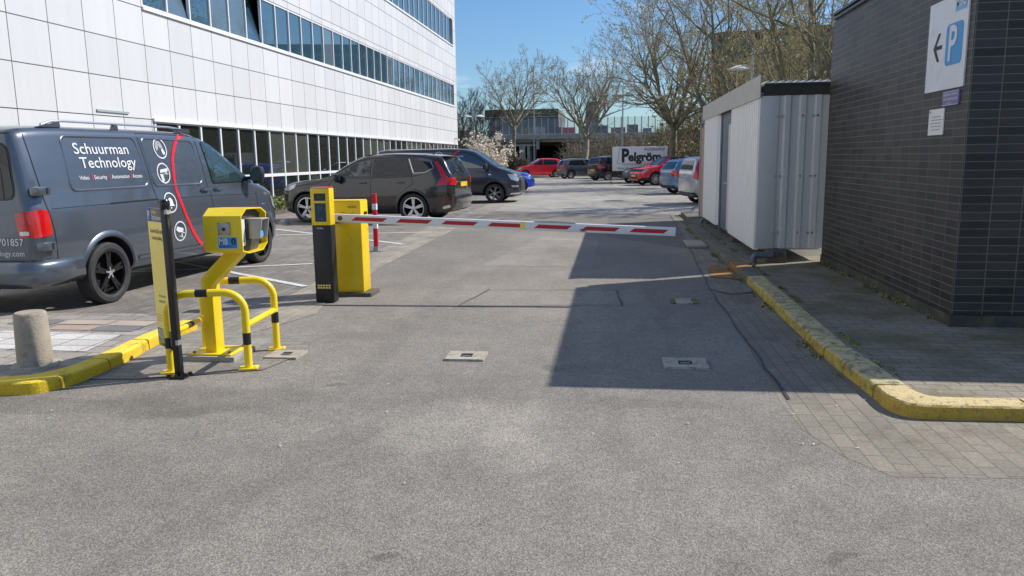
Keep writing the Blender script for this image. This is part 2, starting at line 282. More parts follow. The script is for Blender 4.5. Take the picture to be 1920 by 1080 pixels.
# ------------------------------------------------------------------ mesh helpers
class MB:
    def __init__(s, M4=None): s.v=[]; s.f=[]; s.m=[]; s.T=M4
    def add(s, vs, fs, mi=0):
        n = len(s.v)
        if s.T is not None: vs = [tuple(s.T @ Vector(p)) for p in vs]
        s.v += [tuple(p) for p in vs]; s.f += [tuple(i+n for i in q) for q in fs]; s.m += [mi]*len(fs); return s
    def box(s, x0,y0,z0,x1,y1,z1, mi=0):
        if x0>x1: x0,x1=x1,x0
        if y0>y1: y0,y1=y1,y0
        if z0>z1: z0,z1=z1,z0
        return s.add([(x0,y0,z0),(x1,y0,z0),(x1,y1,z0),(x0,y1,z0),(x0,y0,z1),(x1,y0,z1),(x1,y1,z1),(x0,y1,z1)],
              [(0,3,2,1),(4,5,6,7),(0,1,5,4),(1,2,6,5),(2,3,7,6),(3,0,4,7)], mi)
    def obar(s, a, b, w, h, up=(0,0,1), mi=0):
        a=Vector(a); b=Vector(b); d=(b-a).normalized(); x=d.cross(Vector(up)).normalized(); y=x.cross(d)
        vs=[]
        for p in (a,b):
            for sx,sy in ((-1,-1),(1,-1),(1,1),(-1,1)): vs.append(p+x*(sx*w/2)+y*(sy*h/2))
        return s.add(vs, [(0,1,2,3),(7,6,5,4),(0,4,5,1),(1,5,6,2),(2,6,7,3),(3,7,4,0)], mi)
    def tube(s, pts, rad, n=12, mi=0, cap=True):
        pts=[Vector(p) for p in pts]; rads = rad if hasattr(rad,'__len__') else [rad]*len(pts)
        vs=[]; ref=None
        for i,p in enumerate(pts):
            d = (pts[min(i+1,len(pts)-1)]-pts[max(i-1,0)]).normalized()
            if ref is None:
                ref = d.orthogonal().normalized()
            ref = (ref - d*ref.dot(d)).normalized(); y = d.cross(ref)
            for k in range(n):
                a=2*PI*k/n; vs.append(p+ref*(math.cos(a)*rads[i])+y*(math.sin(a)*rads[i]))
        fs=[]
        for i in range(len(pts)-1):
            for k in range(n): fs.append((i*n+k, i*n+(k+1)%n, (i+1)*n+(k+1)%n, (i+1)*n+k))
        if cap: fs += [tuple(range(n))[::-1], tuple(range((len(pts)-1)*n, len(pts)*n))]
        return s.add(vs, fs, mi)
    def prism(s, poly, h0, h1, axis='z', mi=0):
        n=len(poly)
        def P(a,b,h): return {'z':(a,b,h),'y':(a,h,b),'x':(h,a,b)}[axis]
        vs=[P(a,b,h0) for a,b in poly]+[P(a,b,h1) for a,b in poly]
        fs=[tuple(range(n))[::-1], tuple(range(n,2*n))]+[(i,(i+1)%n,n+(i+1)%n,n+i) for i in range(n)]
        return s.add(vs, fs, mi)
    def lathe(s, prof, n=24, axis='z', mi=0, c=(0,0,0)):
        vs=[]
        for rr,h in prof:
            for k in range(n):
                a=2*PI*k/n; x,y=rr*math.cos(a), rr*math.sin(a)
                p={'z':(x,y,h),'y':(x,h,y),'x':(h,x,y)}[axis]; vs.append((p[0]+c[0],p[1]+c[1],p[2]+c[2]))
        fs=[(i*n+k, i*n+(k+1)%n, (i+1)*n+(k+1)%n, (i+1)*n+k) for i in range(len(prof)-1) for k in range(n)]
        return s.add(vs, fs, mi)
    def build(s, name, mats, parent=None, smooth=False, bevel=0, segs=2, loc=None, fixn=True, ang=40):
        me = bpy.data.meshes.new(name); me.from_pydata(s.v, [], s.f); 
        mats = mats if isinstance(mats,(list,tuple)) else [mats]
        for m_ in mats: me.materials.append(m_)
        me.polygons.foreach_set('material_index', s.m); me.update()
        if bevel or fixn:
            bm = bmesh.new(); bm.from_mesh(me)
            if fixn: bmesh.ops.recalc_face_normals(bm, faces=bm.faces)
            if bevel:
                bmesh.ops.remove_doubles(bm, verts=bm.verts, dist=1e-5)
                ed=[e for e in bm.edges if len(e.link_faces)==2 and e.calc_face_angle(0)>.5]
                bmesh.ops.bevel(bm, geom=ed, offset=bevel, segments=segs, profile=.5, affect='EDGES', clamp_overlap=True)
            bm.to_mesh(me); bm.free()
        if smooth or bevel:
            me.polygons.foreach_set('use_smooth',[True]*len(me.polygons)); me.set_sharp_from_angle(angle=R(ang))
        o = bpy.data.objects.new(name, me); COL.objects.link(o)
        if parent: o.parent = parent
        if loc: o.location = loc
        return o
def tag(o, label=None, cat=None, group=None, kind=None):
    if label: o['label']=label
    if cat: o['category']=cat
    if group: o['group']=group
    if kind: o['kind']=kind
    return o
def thing(name, label, cat, loc=(0,0,0), rz=0, group=None):
    o = bpy.data.objects.new(name, None); COL.objects.link(o); o.location=loc; o.rotation_euler=(0,0,rz)
    return tag(o, label, cat, group)
def struct(name, mb, m, **k):
    return tag(mb.build(name, m, **k), kind='structure')
def copy_tree(o, parent=None):
    c=o.copy(); COL.objects.link(c); c.parent=parent
    for ch in list(o.children): copy_tree(ch, c)
    return c
_txt={}
def text2d(body, size=1.0, align='LEFT', bold=0.0, shear=0):
    key=(body,align,bold,shear)
    if key not in _txt:
        cu=bpy.data.curves.new('t','FONT'); cu.body=body; cu.align_x=align; cu.offset=bold; cu.shear=shear; cu.resolution_u=3
        ob=bpy.data.objects.new('t',cu); COL.objects.link(ob)
        dg=bpy.context.evaluated_depsgraph_get(); me=ob.evaluated_get(dg).to_mesh()
        _txt[key]=([ (v.co.x,v.co.y) for v in me.vertices],[tuple(p.vertices) for p in me.polygons])
        bpy.data.objects.remove(ob); bpy.data.curves.remove(cu)
    v,f_=_txt[key]; return [(a*size,b*size) for a,b in v], f_
def put_text(mb, body, size, origin, ux, uz, align='LEFT', bold=0.0, mi=0, sx=1.0, shear=0):
    v,fc=text2d(body,size,align,bold,shear); O=Vector(origin); ux=Vector(ux); uz=Vector(uz)
    return mb.add([O+ux*(a*sx)+uz*b for a,b in v], fc, mi)
def quad(mb, O, ux, uz, w, h, mi=0):
    O=Vector(O); ux=Vector(ux); uz=Vector(uz); return mb.add([O,O+ux*w,O+ux*w+uz*h,O+uz*h],[(0,1,2,3)],mi)
def rrect(x0,y0,x1,y1,rad,n=4):
    out=[]
    for cx,cy,a0 in ((x1-rad,y1-rad,0),(x0+rad,y1-rad,90),(x0+rad,y0+rad,180),(x1-rad,y0+rad,270)):
        for k in range(n+1):
            a=R(a0+90*k/n); out.append((cx+rad*math.cos(a),cy+rad*math.sin(a)))
    return out
def sheet(name, poly, z, m):
    mb=MB(); mb.add([(x,y,z) for x,y in poly],[tuple(range(len(poly)))])
    o=struct(name, mb, m, fixn=False)
    if o.data.polygons[0].normal.z<0: o.data.flip_normals()
    return o
# ================================================================== GROUND
g = MB(); g.add([(-1500,-200,0),(1500,-200,0),(1500,2500,0),(-1500,2500,0)],[(0,1,2,3)])
struct('ground', g, M['earth'], fixn=False)
sheet('road', [(-40,-12),(40,-12),(40,4.6),(1.75,4.6),(1.62,4.9),(1.62,60),(-30,60),(-30,4.0),(-40,4.0)], .004, M['asphalt'])
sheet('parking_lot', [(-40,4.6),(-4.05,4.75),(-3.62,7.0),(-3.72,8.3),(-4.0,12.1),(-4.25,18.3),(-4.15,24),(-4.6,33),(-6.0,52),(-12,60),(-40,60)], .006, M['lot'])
sheet('gutter_strip', [(-4.0,6.6),(-3.35,6.2),(-3.0,7.4),(-3.2,8.3),(-3.38,11.5),(-3.48,16.2),(-3.49,23),(-3.85,33),(-5.3,52),(-6.0,52),(-4.6,33),(-4.15,24),(-4.25,18.3),(-4.0,12.1),(-3.72,8.3),(-3.70,7.0)], .008, M['strip'])
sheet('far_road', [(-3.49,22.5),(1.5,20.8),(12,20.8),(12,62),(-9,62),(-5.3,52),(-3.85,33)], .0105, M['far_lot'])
sheet('dark_asphalt_patch', [(-.12,15.2),(1.25,13.2),(1.45,20.6),(-.1,20.45)], .006, M['asphalt_dark'])  # darker asphalt sheet on the right half of the lane
sheet('worn_asphalt_patch', [(-1.9,11.0),(-.3,10.9),(-.25,14.6),(-1.4,15.1)], .006, M['asphalt_light'])
sheet('gutter', [(1.06,4.83),(1.08,4.35),(1.2,3.95),(1.36,3.72),(2.2,3.78),(6,3.85),(6,4.66),(2.0,4.66),(1.70,4.75),(1.67,4.9),(1.62,6),(1.62,20.8),(1.5,20.8),(1.27,13),(1.12,9),(1.11,6.4)], .0052, M['gutter'])
sheet('post_paving', [(-3.9,4.95),(-3.4,5.0),(-3.05,5.12),(-2.6,5.3),(-2.5,5.75),(-2.6,6.4),(-3.35,6.6),(-3.8,6.6)], .010, M['strip_d'])
# white bay markings, flat on the ground
def stripe(mb, a, b, w, z=.0125):
    a=Vector(a); b=Vector(b); d=(b-a).normalized(); n=Vector((-d.y,d.x))*w/2
    mb.add([(a.x-n.x,a.y-n.y,z),(b.x-n.x,b.y-n.y,z),(b.x+n.x,b.y+n.y,z),(a.x+n.x,a.y+n.y,z)],[(0,1,2,3)])
k=MB()
for a,b in [((-10.2,18.85),(-3.85,13.80)),((-10.0,14.9),(-3.85,16.12)),((-8.6,9.45),(-4.52,11.10)),((-8.4,12.4),(-3.80,9.05)),((-9.2,22.6),(-4.3,23.2)),((-9.2,26.0),(-4.4,29.35)),((-9.2,32.6),(-5.0,33.2))]:
    stripe(k,a,b,.10)
for y in (27.5,30.5,33.5,36.5,39.5): stripe(k,(2.1,y),(6.5,y+.4),.09)
struct('bay_markings', k, M['line'], fixn=False)
# induction loop saw cuts and crack lines
k=MB()
def crack(pts, w, z=.0115, jit=.01, seed=1):
    rr=random.Random(seed); P=[]
    for i in range(len(pts)-1):
        a=Vector(pts[i]); b=Vector(pts[i+1]); n=max(2,int((b-a).length/.25))
        for j in range(n): P.append(a.lerp(b,j/n)+Vector((rr.uniform(-jit,jit),rr.uniform(-jit,jit))))
    P.append(Vector(pts[-1]))
    for i in range(len(P)-1): stripe(k,P[i],P[i+1],w*rr.uniform(.6,1.3),z)
crack([(-1.46,8.9),(.0,9.0),(.6,9.05)],.010); crack([(-1.45,8.95),(-1.62,7.9),(.2,8.05)],.012,seed=3); crack([(.05,9.0),(.1,8.0)],.02,seed=4)
crack([(1.12,4.9),(1.12,6.4),(1.13,9),(1.28,13),(1.5,20.6)],.016,jit=.012,seed=5)
crack([(1.12,9.05),(1.35,8.75),(1.6,8.9)],.03,seed=6)
struct('loop_cuts', k, M['cut'], fixn=False)
# kerbs -----------------------------------------------------------------
def smooth_poly(pts, n=4):
    out=[]
    P=[Vector(p) for p in pts]
    for i in range(len(P)-1):
        p0=P[max(i-1,0)];p1=P[i];p2=P[i+1];p3=P[min(i+2,len(P)-1)]
        for j in range(n):
            t=j/n; out.append(.5*((2*p1)+(-p0+p2)*t+(2*p0-5*p1+4*p2-p3)*t*t+(-p0+3*p1-3*p2+p3)*t**3))
    out.append(P[-1]); return out
def kerb(name, outer, inner, h, m, n=5, seed=0):
    O=smooth_poly(outer,n); I=smooth_poly(inner,n); mb=MB(); rr=random.Random(seed)
    rows=[]
    for o_,i_ in zip(O,I):
        d=(i_-o_); L=d.length; d=d/L; e=rr.uniform(-.0045,.0045)
        rows.append([(o_.x,o_.y,-.02),(o_.x,o_.y,h*.45),(o_.x+d.x*.005+e,o_.y+d.y*.005,h*.84),(o_.x+d.x*.016+e,o_.y+d.y*.016,h-.004+e*.4),(o_.x+d.x*.03+e,o_.y+d.y*.03,h),(i_.x,i_.y,h+e*.3),(i_.x,i_.y,-.02)])
    nn=7
    vs=[p for rw in rows for p in rw]
    fs=[(a*nn+b,a*nn+b+1,(a+1)*nn+b+1,(a+1)*nn+b) for a in range(len(rows)-1) for b in range(nn-1)]
    fs+= [tuple(range(nn)),tuple((len(rows)-1)*nn+b for b in range(nn))[::-1]]
    mb.add(vs,fs)
    return struct(name, mb, m, smooth=True, ang=28)
KH=.095
def seg(pts_o,pts_i,m,s): kerb('kerb',pts_o,pts_i,KH,m,n=11,seed=s)
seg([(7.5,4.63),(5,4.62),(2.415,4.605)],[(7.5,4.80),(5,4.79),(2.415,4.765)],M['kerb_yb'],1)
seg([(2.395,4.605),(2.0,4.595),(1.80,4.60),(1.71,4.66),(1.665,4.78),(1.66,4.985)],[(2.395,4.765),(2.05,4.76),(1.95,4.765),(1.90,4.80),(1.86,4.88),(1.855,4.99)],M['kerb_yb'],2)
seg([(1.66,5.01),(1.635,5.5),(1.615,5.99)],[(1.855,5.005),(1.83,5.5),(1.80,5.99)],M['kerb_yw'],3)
seg([(1.612,6.01),(1.615,7),(1.62,7.99)],[(1.79,6.01),(1.80,7),(1.81,7.99)],M['kerb_yw'],4)
seg([(1.62,8.01),(1.625,8.8),(1.63,9.58)],[(1.81,8.01),(1.815,8.8),(1.82,9.58)],M['kerb_yw'],5)
seg([(1.63,9.6),(1.62,10.3)],[(1.82,9.6),(1.81,10.3)],M['kerb_g'],6)
seg([(1.62,10.31),(1.60,10.9)],[(1.81,10.31),(1.80,10.9)],M['rust'],6)
for i in range(6): seg([(1.60,10.92+i),(1.6,11.9+i)],[(1.80,10.92+i),(1.8,11.9+i)],M['kerb_g'],7+i)
sheet('rust_stain', [(1.25,10.0),(1.60,9.8),(1.60,10.9),(1.45,11.2),(1.3,10.8)], .0115, M['rust'])
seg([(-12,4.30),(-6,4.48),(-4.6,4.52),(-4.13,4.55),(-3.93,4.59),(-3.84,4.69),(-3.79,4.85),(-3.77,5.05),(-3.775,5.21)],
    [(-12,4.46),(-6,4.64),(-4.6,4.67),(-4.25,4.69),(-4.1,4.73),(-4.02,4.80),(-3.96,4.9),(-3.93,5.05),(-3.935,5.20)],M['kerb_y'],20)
seg([(-3.776,5.225),(-3.80,5.56),(-3.85,5.83)],[(-3.936,5.215),(-3.96,5.55),(-3.99,5.82)],M['kerb_y'],21)
seg([(-3.852,5.845),(-3.88,6.05),(-3.86,6.62)],[(-3.992,5.835),(-4.01,6.05),(-3.99,6.60)],M['kerb_y'],22)
def slab(name, poly, z, m): return struct(name, MB().prism(poly,-.02,z), m)
slab('sidewalk', [(1.80,4.76),(7.5,4.78),(7.5,11.6),(1.80,11.6)], .088, M['side_r'])
slab('sidewalk', [(1.80,11.6),(7.5,11.6),(7.5,21),(1.80,21)], .084, M['kerb_g'])
slab('sidewalk', [(-12,4.44),(-4.25,4.68),(-4.02,4.8),(-3.93,5.05),(-3.97,5.82),(-4.0,6.58),(-4.6,6.9),(-12,6.7)], .088, M['side_l'])
sheet('pale_slabs', [(-6.0,5.50),(-4.12,5.42),(-4.20,6.02),(-6.0,6.10)], .0925, M['slab_pale'])
sl_=[((-5.05,6.15),(-4.62,6.33),'slab_red'),((-4.58,6.35),(-4.2,6.55),'slab_sand'),((-5.6,6.35),(-5.15,6.55),'slab_grey'),((-4.60,6.13),(-4.2,6.32),'slab_grey'),((-5.3,5.2),(-4.9,5.4),'slab_sand'),((-5.1,6.38),(-4.62,6.57),'slab_sand')]
for a,b,mm in sl_: sheet('paving_slab', [(a[0],a[1]),(b[0],a[1]),(b[0],b[1]),(a[0],b[1])], .0925, M[mm])
# ================================================================== OFFICE BUILDING (left)
FX=-11.4
B = thing('office_building','long white panelled office building with ribbon windows on the left','building',(FX,18.3,0))
YE=56.85-18.3; Y0=-34.0
def wallpart(y0,y1,z0,z1,x=0,th=.35):
    mb=MB(); mb.box(x-th,y0,z0,x,y1,z1); return mb
def wp(y0,y1,z0,z1): wallpart(y0,y1,z0,z1).build('wall', M['panel'], B)
wp(Y0,0.0,.2,2.62); wp(Y0,YE,2.625,5.30)
wp(Y0,-.05,5.302,6.83); wp(YE-1.0,YE,5.302,6.83); wp(YE-.25,YE,.2,2.62)
wp(Y0,YE,6.832,9.50); wp(Y0,-.05,9.502,11.3); wp(YE-.9,YE,9.502,11.3); wp(Y0,YE,11.302,14.2)
mb=MB(); mb.box(-.38,Y0,-.02,.03,YE,.198); mb.build('plinth', M['concrete'], B)
mb=MB(); mb.box(-16,Y0,0,-.9,YE-.4,14.0); mb.box(-.9,Y0,14.0,-.36,YE-.02,14.1); mb.box(-16,YE-.36,0,-.352,YE-.01,14.15); mb.build('core', M['inside'], B)
mb=MB()
for z in (2.62,6.83,11.3): mb.box(-.9,Y0,z+.01,-.351,YE-.4,z+.03)
mb.build('ceiling', M['frame_g'], B)
mb=MB()
for z0,z1,a in ((2.58,2.66,.0),(5.24,5.31,-.05),(9.44,9.51,-.05)): mb.box(.001,a,z0,.05,YE-.2 if z0<3 else YE-.95,z1)
mb.build('sill', M['frame'], B)
mb=MB(); mb.box(-.04,Y0,14.2,.04,YE,14.3); mb.build('coping', M['alu'], B)
rr=random.Random(4)
def window(y, w, z0, z1, pane, tilt=0, fm='frame', transom=None, fw=.075, depth=.035):
    f_=MB(); x0,x1=-depth-.06,-.012
    f_.box(x0,y-fw/2,z0,x1,y+fw/2,z1)
    f_.box(x0+.004,y+fw/2,z0,x1-.006,y+w-fw/2,z0+.06); f_.box(x0+.004,y+fw/2,z1-.055,x1-.006,y+w-fw/2,z1)
    if transom: f_.box(x0+.004,y+fw/2,transom-.07,x1-.004,y+w-fw/2,transom+.03)
    F=f_.build('window', M[fm], B)
    zs=[(z0+.06,z1-.055)] if not transom else [(z0+.06,transom-.07),(transom+.03,z1-.055)]
    for q,(a,b) in enumerate(zs):
        p=MB(); T=Matrix.Translation((-depth-.02,0,a))@Matrix.Rotation(-tilt if q==0 else 0,4,'Y')
        p.T=T; p.box(-.012,y+fw/2+.002,0,0,y+w-fw/2-.002,b-a)
        p.build('pane', M[pane if not (transom and q==0) else 'pane_a'], F)
        if tilt: 
            s_=MB(T); s_.box(-.03,y+fw/2+.002,0,.012,y+fw/2+.05,b-a); s_.build('sash', M['coping'], F); s_=MB(T); s_.box(-.03,y+w-fw/2-.05,0,.012,y+w-fw/2-.002,b-a); s_.build('sash', M['coping'], F)
n=35
for i in range(n):
    pane = 'pane_a' if rr.random()<.72 else 'pane_c'
    window(.12+i*1.0935, 1.0935, .22, 2.60, pane, transom=1.12)
for i in range(34):
    pane = 'pane_b' if rr.random()<.8 else 'pane_d'
    window(.0+i*1.102, 1.102, 5.31, 6.82, pane, tilt=R(14) if i in (1,5) else 0, fw=.055)
for i in range(33):
    if i<17: continue
    window(.15+i*1.11, 1.11, 9.52, 11.29, 'pane_b', fw=.055)
mb=MB()
for i in range(17): y=.15+i*1.11; mb.box(-.13,y-.03,9.52,-.012,y+.03,11.29)
mb.box(-.10,.15,9.52,-.085,19.0,11.29,1)
tag(mb.build('window_row', [M['frame'],M['pane_b']], B), kind='stuff')
# little bits on the facade: hatch lip, camera
mb=MB(); mb.box(.001,-2.13,2.705,.03,-.98,2.755); mb.build('lip', M['frame_g'], B)
mb=MB(); mb.box(.001,YE-1.2,2.95,.25,YE-1.1,3.05); mb.lathe([(0,0),(.09,0),(.09,.12),(0,.12)],10,'z',0,(.28,YE-1.15,2.86)); mb.build('security_camera', M['white'], B)
# planting bed along the facade
mb=MB(); mb.prism([(-11.4,5),(-9.95,5),(-9.95,56),(-11.4,56)],-.01,.09); struct('planting_bed', mb, M['dirt'])
for i in range(12):
    y=8+i*4.0
mb=MB(); mb.box(-9.95,5,-.02,-9.83,56,.11); struct('bed_kerb', mb, M['concrete_d'])
# ================================================================== BRICK BUILDING (right)
K = thing('brick_building','low building of black glazed brick with dark metal roof edge on the right','building',(3.02,7.23,0))
mb=MB(); mb.box(0,0,.11,9,4.40,3.34); mb.build('wall', M['brick'], K)
mb=MB(); mb.box(-.012,-.012,-.02,9,4.405,.105); mb.build('plinth', M['plinth'], K)
mb=MB(); mb.box(.0,.0,3.341,9,4.2,3.359); mb.box(-.04,-.04,3.36,9.05,4.30,3.39); mb.box(-.02,-.02,3.391,9.05,4.30,3.41); mb.box(-.06,-.06,3.411,9.05,4.28,3.44); mb.build('coping', M['coping'], K)
K.scale=(.942,)*3; K.location=(3.02*.942,7.23*.942,.090)
# wall signs
def wsign(name,label,cat,y1,y0,z0,z1,m,th=.012,corner=0):
    t=thing(name,label,cat,(3.02-th/2,(y0+y1)/2,(z0+z1)/2))
    w=(y1-y0)/2; h=(z1-z0)/2; t.scale=(.942,)*3; t.location=(t.location.x*.942,t.location.y*.942,t.location.z*.942+.0899)
    mb=MB(); mb.prism(rrect(-w,-h,w,h,max(corner,.004)),-th/2-.002,th/2-.001,'x'); mb.build('panel', m, t)
    return t,w,h,-th/2-.004
UY=(0,-1,0); UZ=(0,0,1)   # reading direction on a wall facing -X
t,w,h,xo=wsign('parking_sign','large white parking sign with blue P and left arrow on the black brick wall','wall sign',8.17,7.33,2.115,2.93,M['sign_w'])
mb=MB(); mb.prism([(-a,b) for a,b in rrect(-.0,-.20,.345,.165,.05)],xo-.001,xo+.003,'x'); mb.build('blue_panel', M['blue'], t)
mb=MB(); put_text(mb,'P',.43,(xo-.004,-.055,-.155),UY,UZ,bold=.02,sx=.82); mb.build('letter', M['white_v'], t)
mb=MB()
mb.prism([(.085,-.03),(.255,-.03),(.255,.005),(.085,.005)],xo-.001,xo+.002,'x')
mb.prism([(.275,-.012),(.175,.115),(.13,.115),(.225,-.012)],xo-.0015,xo+.002,'x'); mb.prism([(.275,-.013),(.225,-.013),(.13,-.14),(.175,-.14)],xo-.002,xo+.002,'x'); mb.build('arrow', M['ink'], t)
mb=MB(); quad(mb,(xo-.001,-.155,.255),UY,UZ,.225,.155); mb.build('logo_panel', M['blue_l'], t)
mb=MB(); put_text(mb,'MBO',.12,(xo-.004,-.165,.29),UY,UZ,bold=.012,sx=.85); mb.build('logo_letters', M['white_v'], t)
t,w,h,xo=wsign('notice_sign','small purple notice with white letters just below the parking sign','wall sign',7.735,7.395,1.965,2.095,M['purple'],corner=.012)
mb=MB(); put_text(mb,'VERBODEN TOEGANG',.034,(xo-.001,.155,.022),UY,UZ,bold=.006,sx=.88); put_text(mb,'VOOR ONBEVOEGDEN',.034,(xo-.001,.155,-.018),UY,UZ,bold=.006,sx=.86); put_text(mb,'art. 461 W.v.S.',.022,(xo-.001,.08,-.05),UY,UZ,sx=.9); mb.build('lettering', M['white_v'], t)
mb=MB()
for a,b,c,d in ((-.165,-.061,.165,-.057),(-.165,.057,.165,.061)): quad(mb,(xo-.001,-a,b),UY,UZ,c-a,d-b)
mb.build('border', M['white_v'], t)
t,w,h,xo=wsign('notice_sheet','small white paper notice with faint grey text, lowest on the brick wall','wall sign',8.03,7.69,1.71,1.95,M['white'],th=.008)
mb=MB()
for i,(a,b) in enumerate(((.04,.20),(.02,.27),(.0,.27),(.03,.24),(.05,.2))): quad(mb,(xo-.001,.135-a,.045-i*.03),UY,UZ,b,.008)
quad(mb,(xo-.001,.15,.085),UY,UZ,.035,.022); mb.build('text_lines', M['ink_g'], t)
# ================================================================== SHED
SH = thing('corrugated_shed','white corrugated steel shed raised on concrete blocks against the brick wall','shed',(2.09*.98,11.4*.98,.031)); SH.scale=(.98,)*3
def corr(L, z0, z1, pitch, dep, axis, off, flat=.5):
    """trapezoid profile sheet; axis 'x' runs along +x at y=off; 'y' runs along +y at x=off; bulges outward (negative)"""
    pts=[]; s=0
    while s<L-.001:
        for ds,d in ((0,0),(.30,0),(.42,1),(.72,1),(.84,0)):
            q=s+ds*pitch
            if q<=L: pts.append((q,d*dep))
        s+=pitch
    pts.append((L,0)); mb=MB(); vs=[];
    for q,d in pts:
        for z in (z0,z1): vs.append((q,off-d,z) if axis=='x' else (off-d,q,z))
    mb.add(vs,[(2*i,2*i+2,2*i+3,2*i+1) for i in range(len(pts)-1)]); return mb
def corr_part(L,z0,z1,pitch,dep,axis,off,base=0,par=None,mm='corr'):
    mb=corr(L,z0,z1,pitch,dep,axis,off)
    mb.v=[(x+(base if axis=='x' else 0),y+(base if axis=='y' else 0),z) for x,y,z in mb.v]
    o=mb.build('cladding', M[mm], par or SH, fixn=False); md=o.modifiers.new('s','SOLIDIFY'); md.thickness=.003; return o
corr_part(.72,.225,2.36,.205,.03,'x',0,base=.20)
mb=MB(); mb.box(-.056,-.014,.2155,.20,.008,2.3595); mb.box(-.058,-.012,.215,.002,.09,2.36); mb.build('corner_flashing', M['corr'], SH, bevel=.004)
corr_part(2.6,.185,2.37,.155,.055,'y',0,base=.09,mm='corr_side_lit')
corr_part(2.25,.17,2.37,.155,.055,'y',0,base=4.42,mm='corr_side_lit')
mb=MB(); mb.box(.02,2.75,.14,.12,4.40,2.35); mb.box(.004,4.28,.1,.06,4.42,2.37); mb.build('door_frame', M['slate'], SH)
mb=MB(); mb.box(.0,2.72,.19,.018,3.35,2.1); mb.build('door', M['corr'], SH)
mb=MB(); mb.box(-.03,3.30,1.02,.005,3.36,1.06); mb.tube([(-.03,3.33,1.04),(-.05,3.33,1.04),(-.05,3.43,1.04)],.01,6); mb.build('door_handle', M['alu'], SH)
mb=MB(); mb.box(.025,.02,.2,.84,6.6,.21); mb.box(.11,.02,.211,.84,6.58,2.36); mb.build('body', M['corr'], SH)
mb=MB(); mb.box(-.02,-.02,2.362,.95,.02,2.50); mb.build('roof_band', M['roofband'], SH)
mb=MB(); mb.box(-.01,-.03,2.501,.95,6.6,2.53); mb.build('roof', M['coping'], SH)
mb=MB()
for i in range(10): mb.tube([(.03+i*.1,-.035,2.545),(.03+i*.1,6.5,2.545)],.022,8)
mb.build('roof_sheet', M['white'], SH)
mb=MB(); mb.box(-.075,-.05,2.335,-.06,3.38,2.645); mb.box(-.075,3.385,2.335,-.06,6.95,2.645); mb.box(-.059,-.01,2.38,.0,6.9,2.40); mb.build('fascia', M['fascia'], SH)
mb=MB()
for z in (.45,1.25,2.08):
    for x in (.18,.245,.52,.66,.72,): mb.lathe([(0,-.03),(.014,-.03),(.014,0)],8,'y',0,(x,-.0,z))
mb.build('screws', M['steel'], SH)
mb=MB(); mb.tube([(.212,-.03,.9),(.212,-.035,.10)],.004,6); mb.build('rod', M['grey_box'], SH)
# lamp pole behind shed handled below. blocks, pipe
for x,y,l,dy,zt,lab in ((2.12,10.82,.22,.42,.245,'dark concrete block under the near corner of the shed'),(2.04,13.45,.26,.26,.205,'concrete block under the shed beside the door'),(2.04,15.15,.26,.26,.125,'concrete block under the steel door post'),(2.04,17.1,.26,.26,.195,'farthest concrete block, under the far end of the shed')):
    mb=MB(); a=l/2; b=dy/2
    mb.add([(-a-.02,-b-.02,.083),(a+.02,-b-.02,.083),(a+.02,b+.02,.083),(-a-.02,b+.02,.083),(-a,-b,zt),(a,-b,zt),(a,b,zt),(-a,b,zt)],[(0,3,2,1),(4,5,6,7),(0,1,5,4),(1,2,6,5),(2,3,7,6),(3,0,4,7)])
    o=mb.build('concrete_block', M['concrete_d'], bevel=.01, loc=(x+a,y+b,0)); tag(o,lab,'concrete block','blocks under the shed')
mb=MB(); mb.tube([(0,0,0),(0,0,.06),(.01,0,.095),(.05,0,.11),(.26,0,.11)],.042,14); mb.tube([(.02,0,.11),(.06,0,.11)],.05,14)
tag(mb.build('drain_pipe', M['slate'], smooth=True, loc=(1.92,10.82,.087)),'grey bent drain pipe beneath the near corner of the shed','pipe')
mb=MB(); mb.tube([(0,0,0),(0,0,.05),(.02,0,.09),(.16,0,.09)],.04,12)
tag(mb.build('drain_pipe', M['slate'], smooth=True, loc=(1.93,17.3,.085)),'grey bent drain pipe at the far end of the shed','pipe')
C2=thing('door_cabin','narrow cabin with a brown wooden door beyond the white shed','cabin',(2.10,18.02,.03)); C2.scale=(.98,)*3
mb=MB(); mb.box(.03,.62,.1,.9,1.3,2.5); mb.box(.06,.05,.1,.9,.62,2.5); mb.build('body', M['fascia'], C2)
mb=MB(); mb.box(-.01,.08,.12,.03,1.18,2.2); mb.build('door', M['wood'], C2)
mb=MB(); mb.box(-.03,1.18,.08,.02,1.3,2.52); mb.box(-.03,.0,.08,.02,.08,2.3); mb.build('door_frame', M['steel'], C2)
mb=MB(); mb.box(-.03,-.02,2.30,.9,1.32,2.56); mb.build('fascia', M['slate'], C2)
mb=MB(); mb.tube([(-.01,.2,1.1),(-.05,.2,1.1),(-.05,.3,1.1)],.01,6); mb.build('door_handle', M['alu'], C2)
# loose slabs near the shed
t=thing('loose_slab','pair of loose grey concrete slabs lying in the gutter near the shed','slab',(1.42,13.75,0))
mb=MB(); mb.box(-.16,-.52,.013,.17,.05,.055); mb.build('slab', M['concrete'], t, bevel=.005)
mb=MB(); mb.box(-.15,.07,.013,.17,.42,.05); mb.build('slab', M['concrete'], t, bevel=.005)

# wind-blown bits lying on the road
rr=random.Random(12); mb=MB()
for i in range(150):
    x=rr.uniform(-4,3.2); y=rr.uniform(2.2,14); a=rr.uniform(0,PI); s_=rr.uniform(.004,.016)
    if x>1.5: x=rr.uniform(.9,1.55)
    c_,d_=math.cos(a)*s_,math.sin(a)*s_; z=.0135
    mb.add([(x-c_,y-d_,z),(x+d_*.4,y-c_*.4,z),(x+c_,y+d_,z+.002),(x-d_*.4,y+c_*.4,z)],[(0,1,2,3)])
tag(mb.build('litter', M['petal_dull'], fixn=False),'tiny pale petals and scraps scattered over the asphalt','litter',kind='stuff')
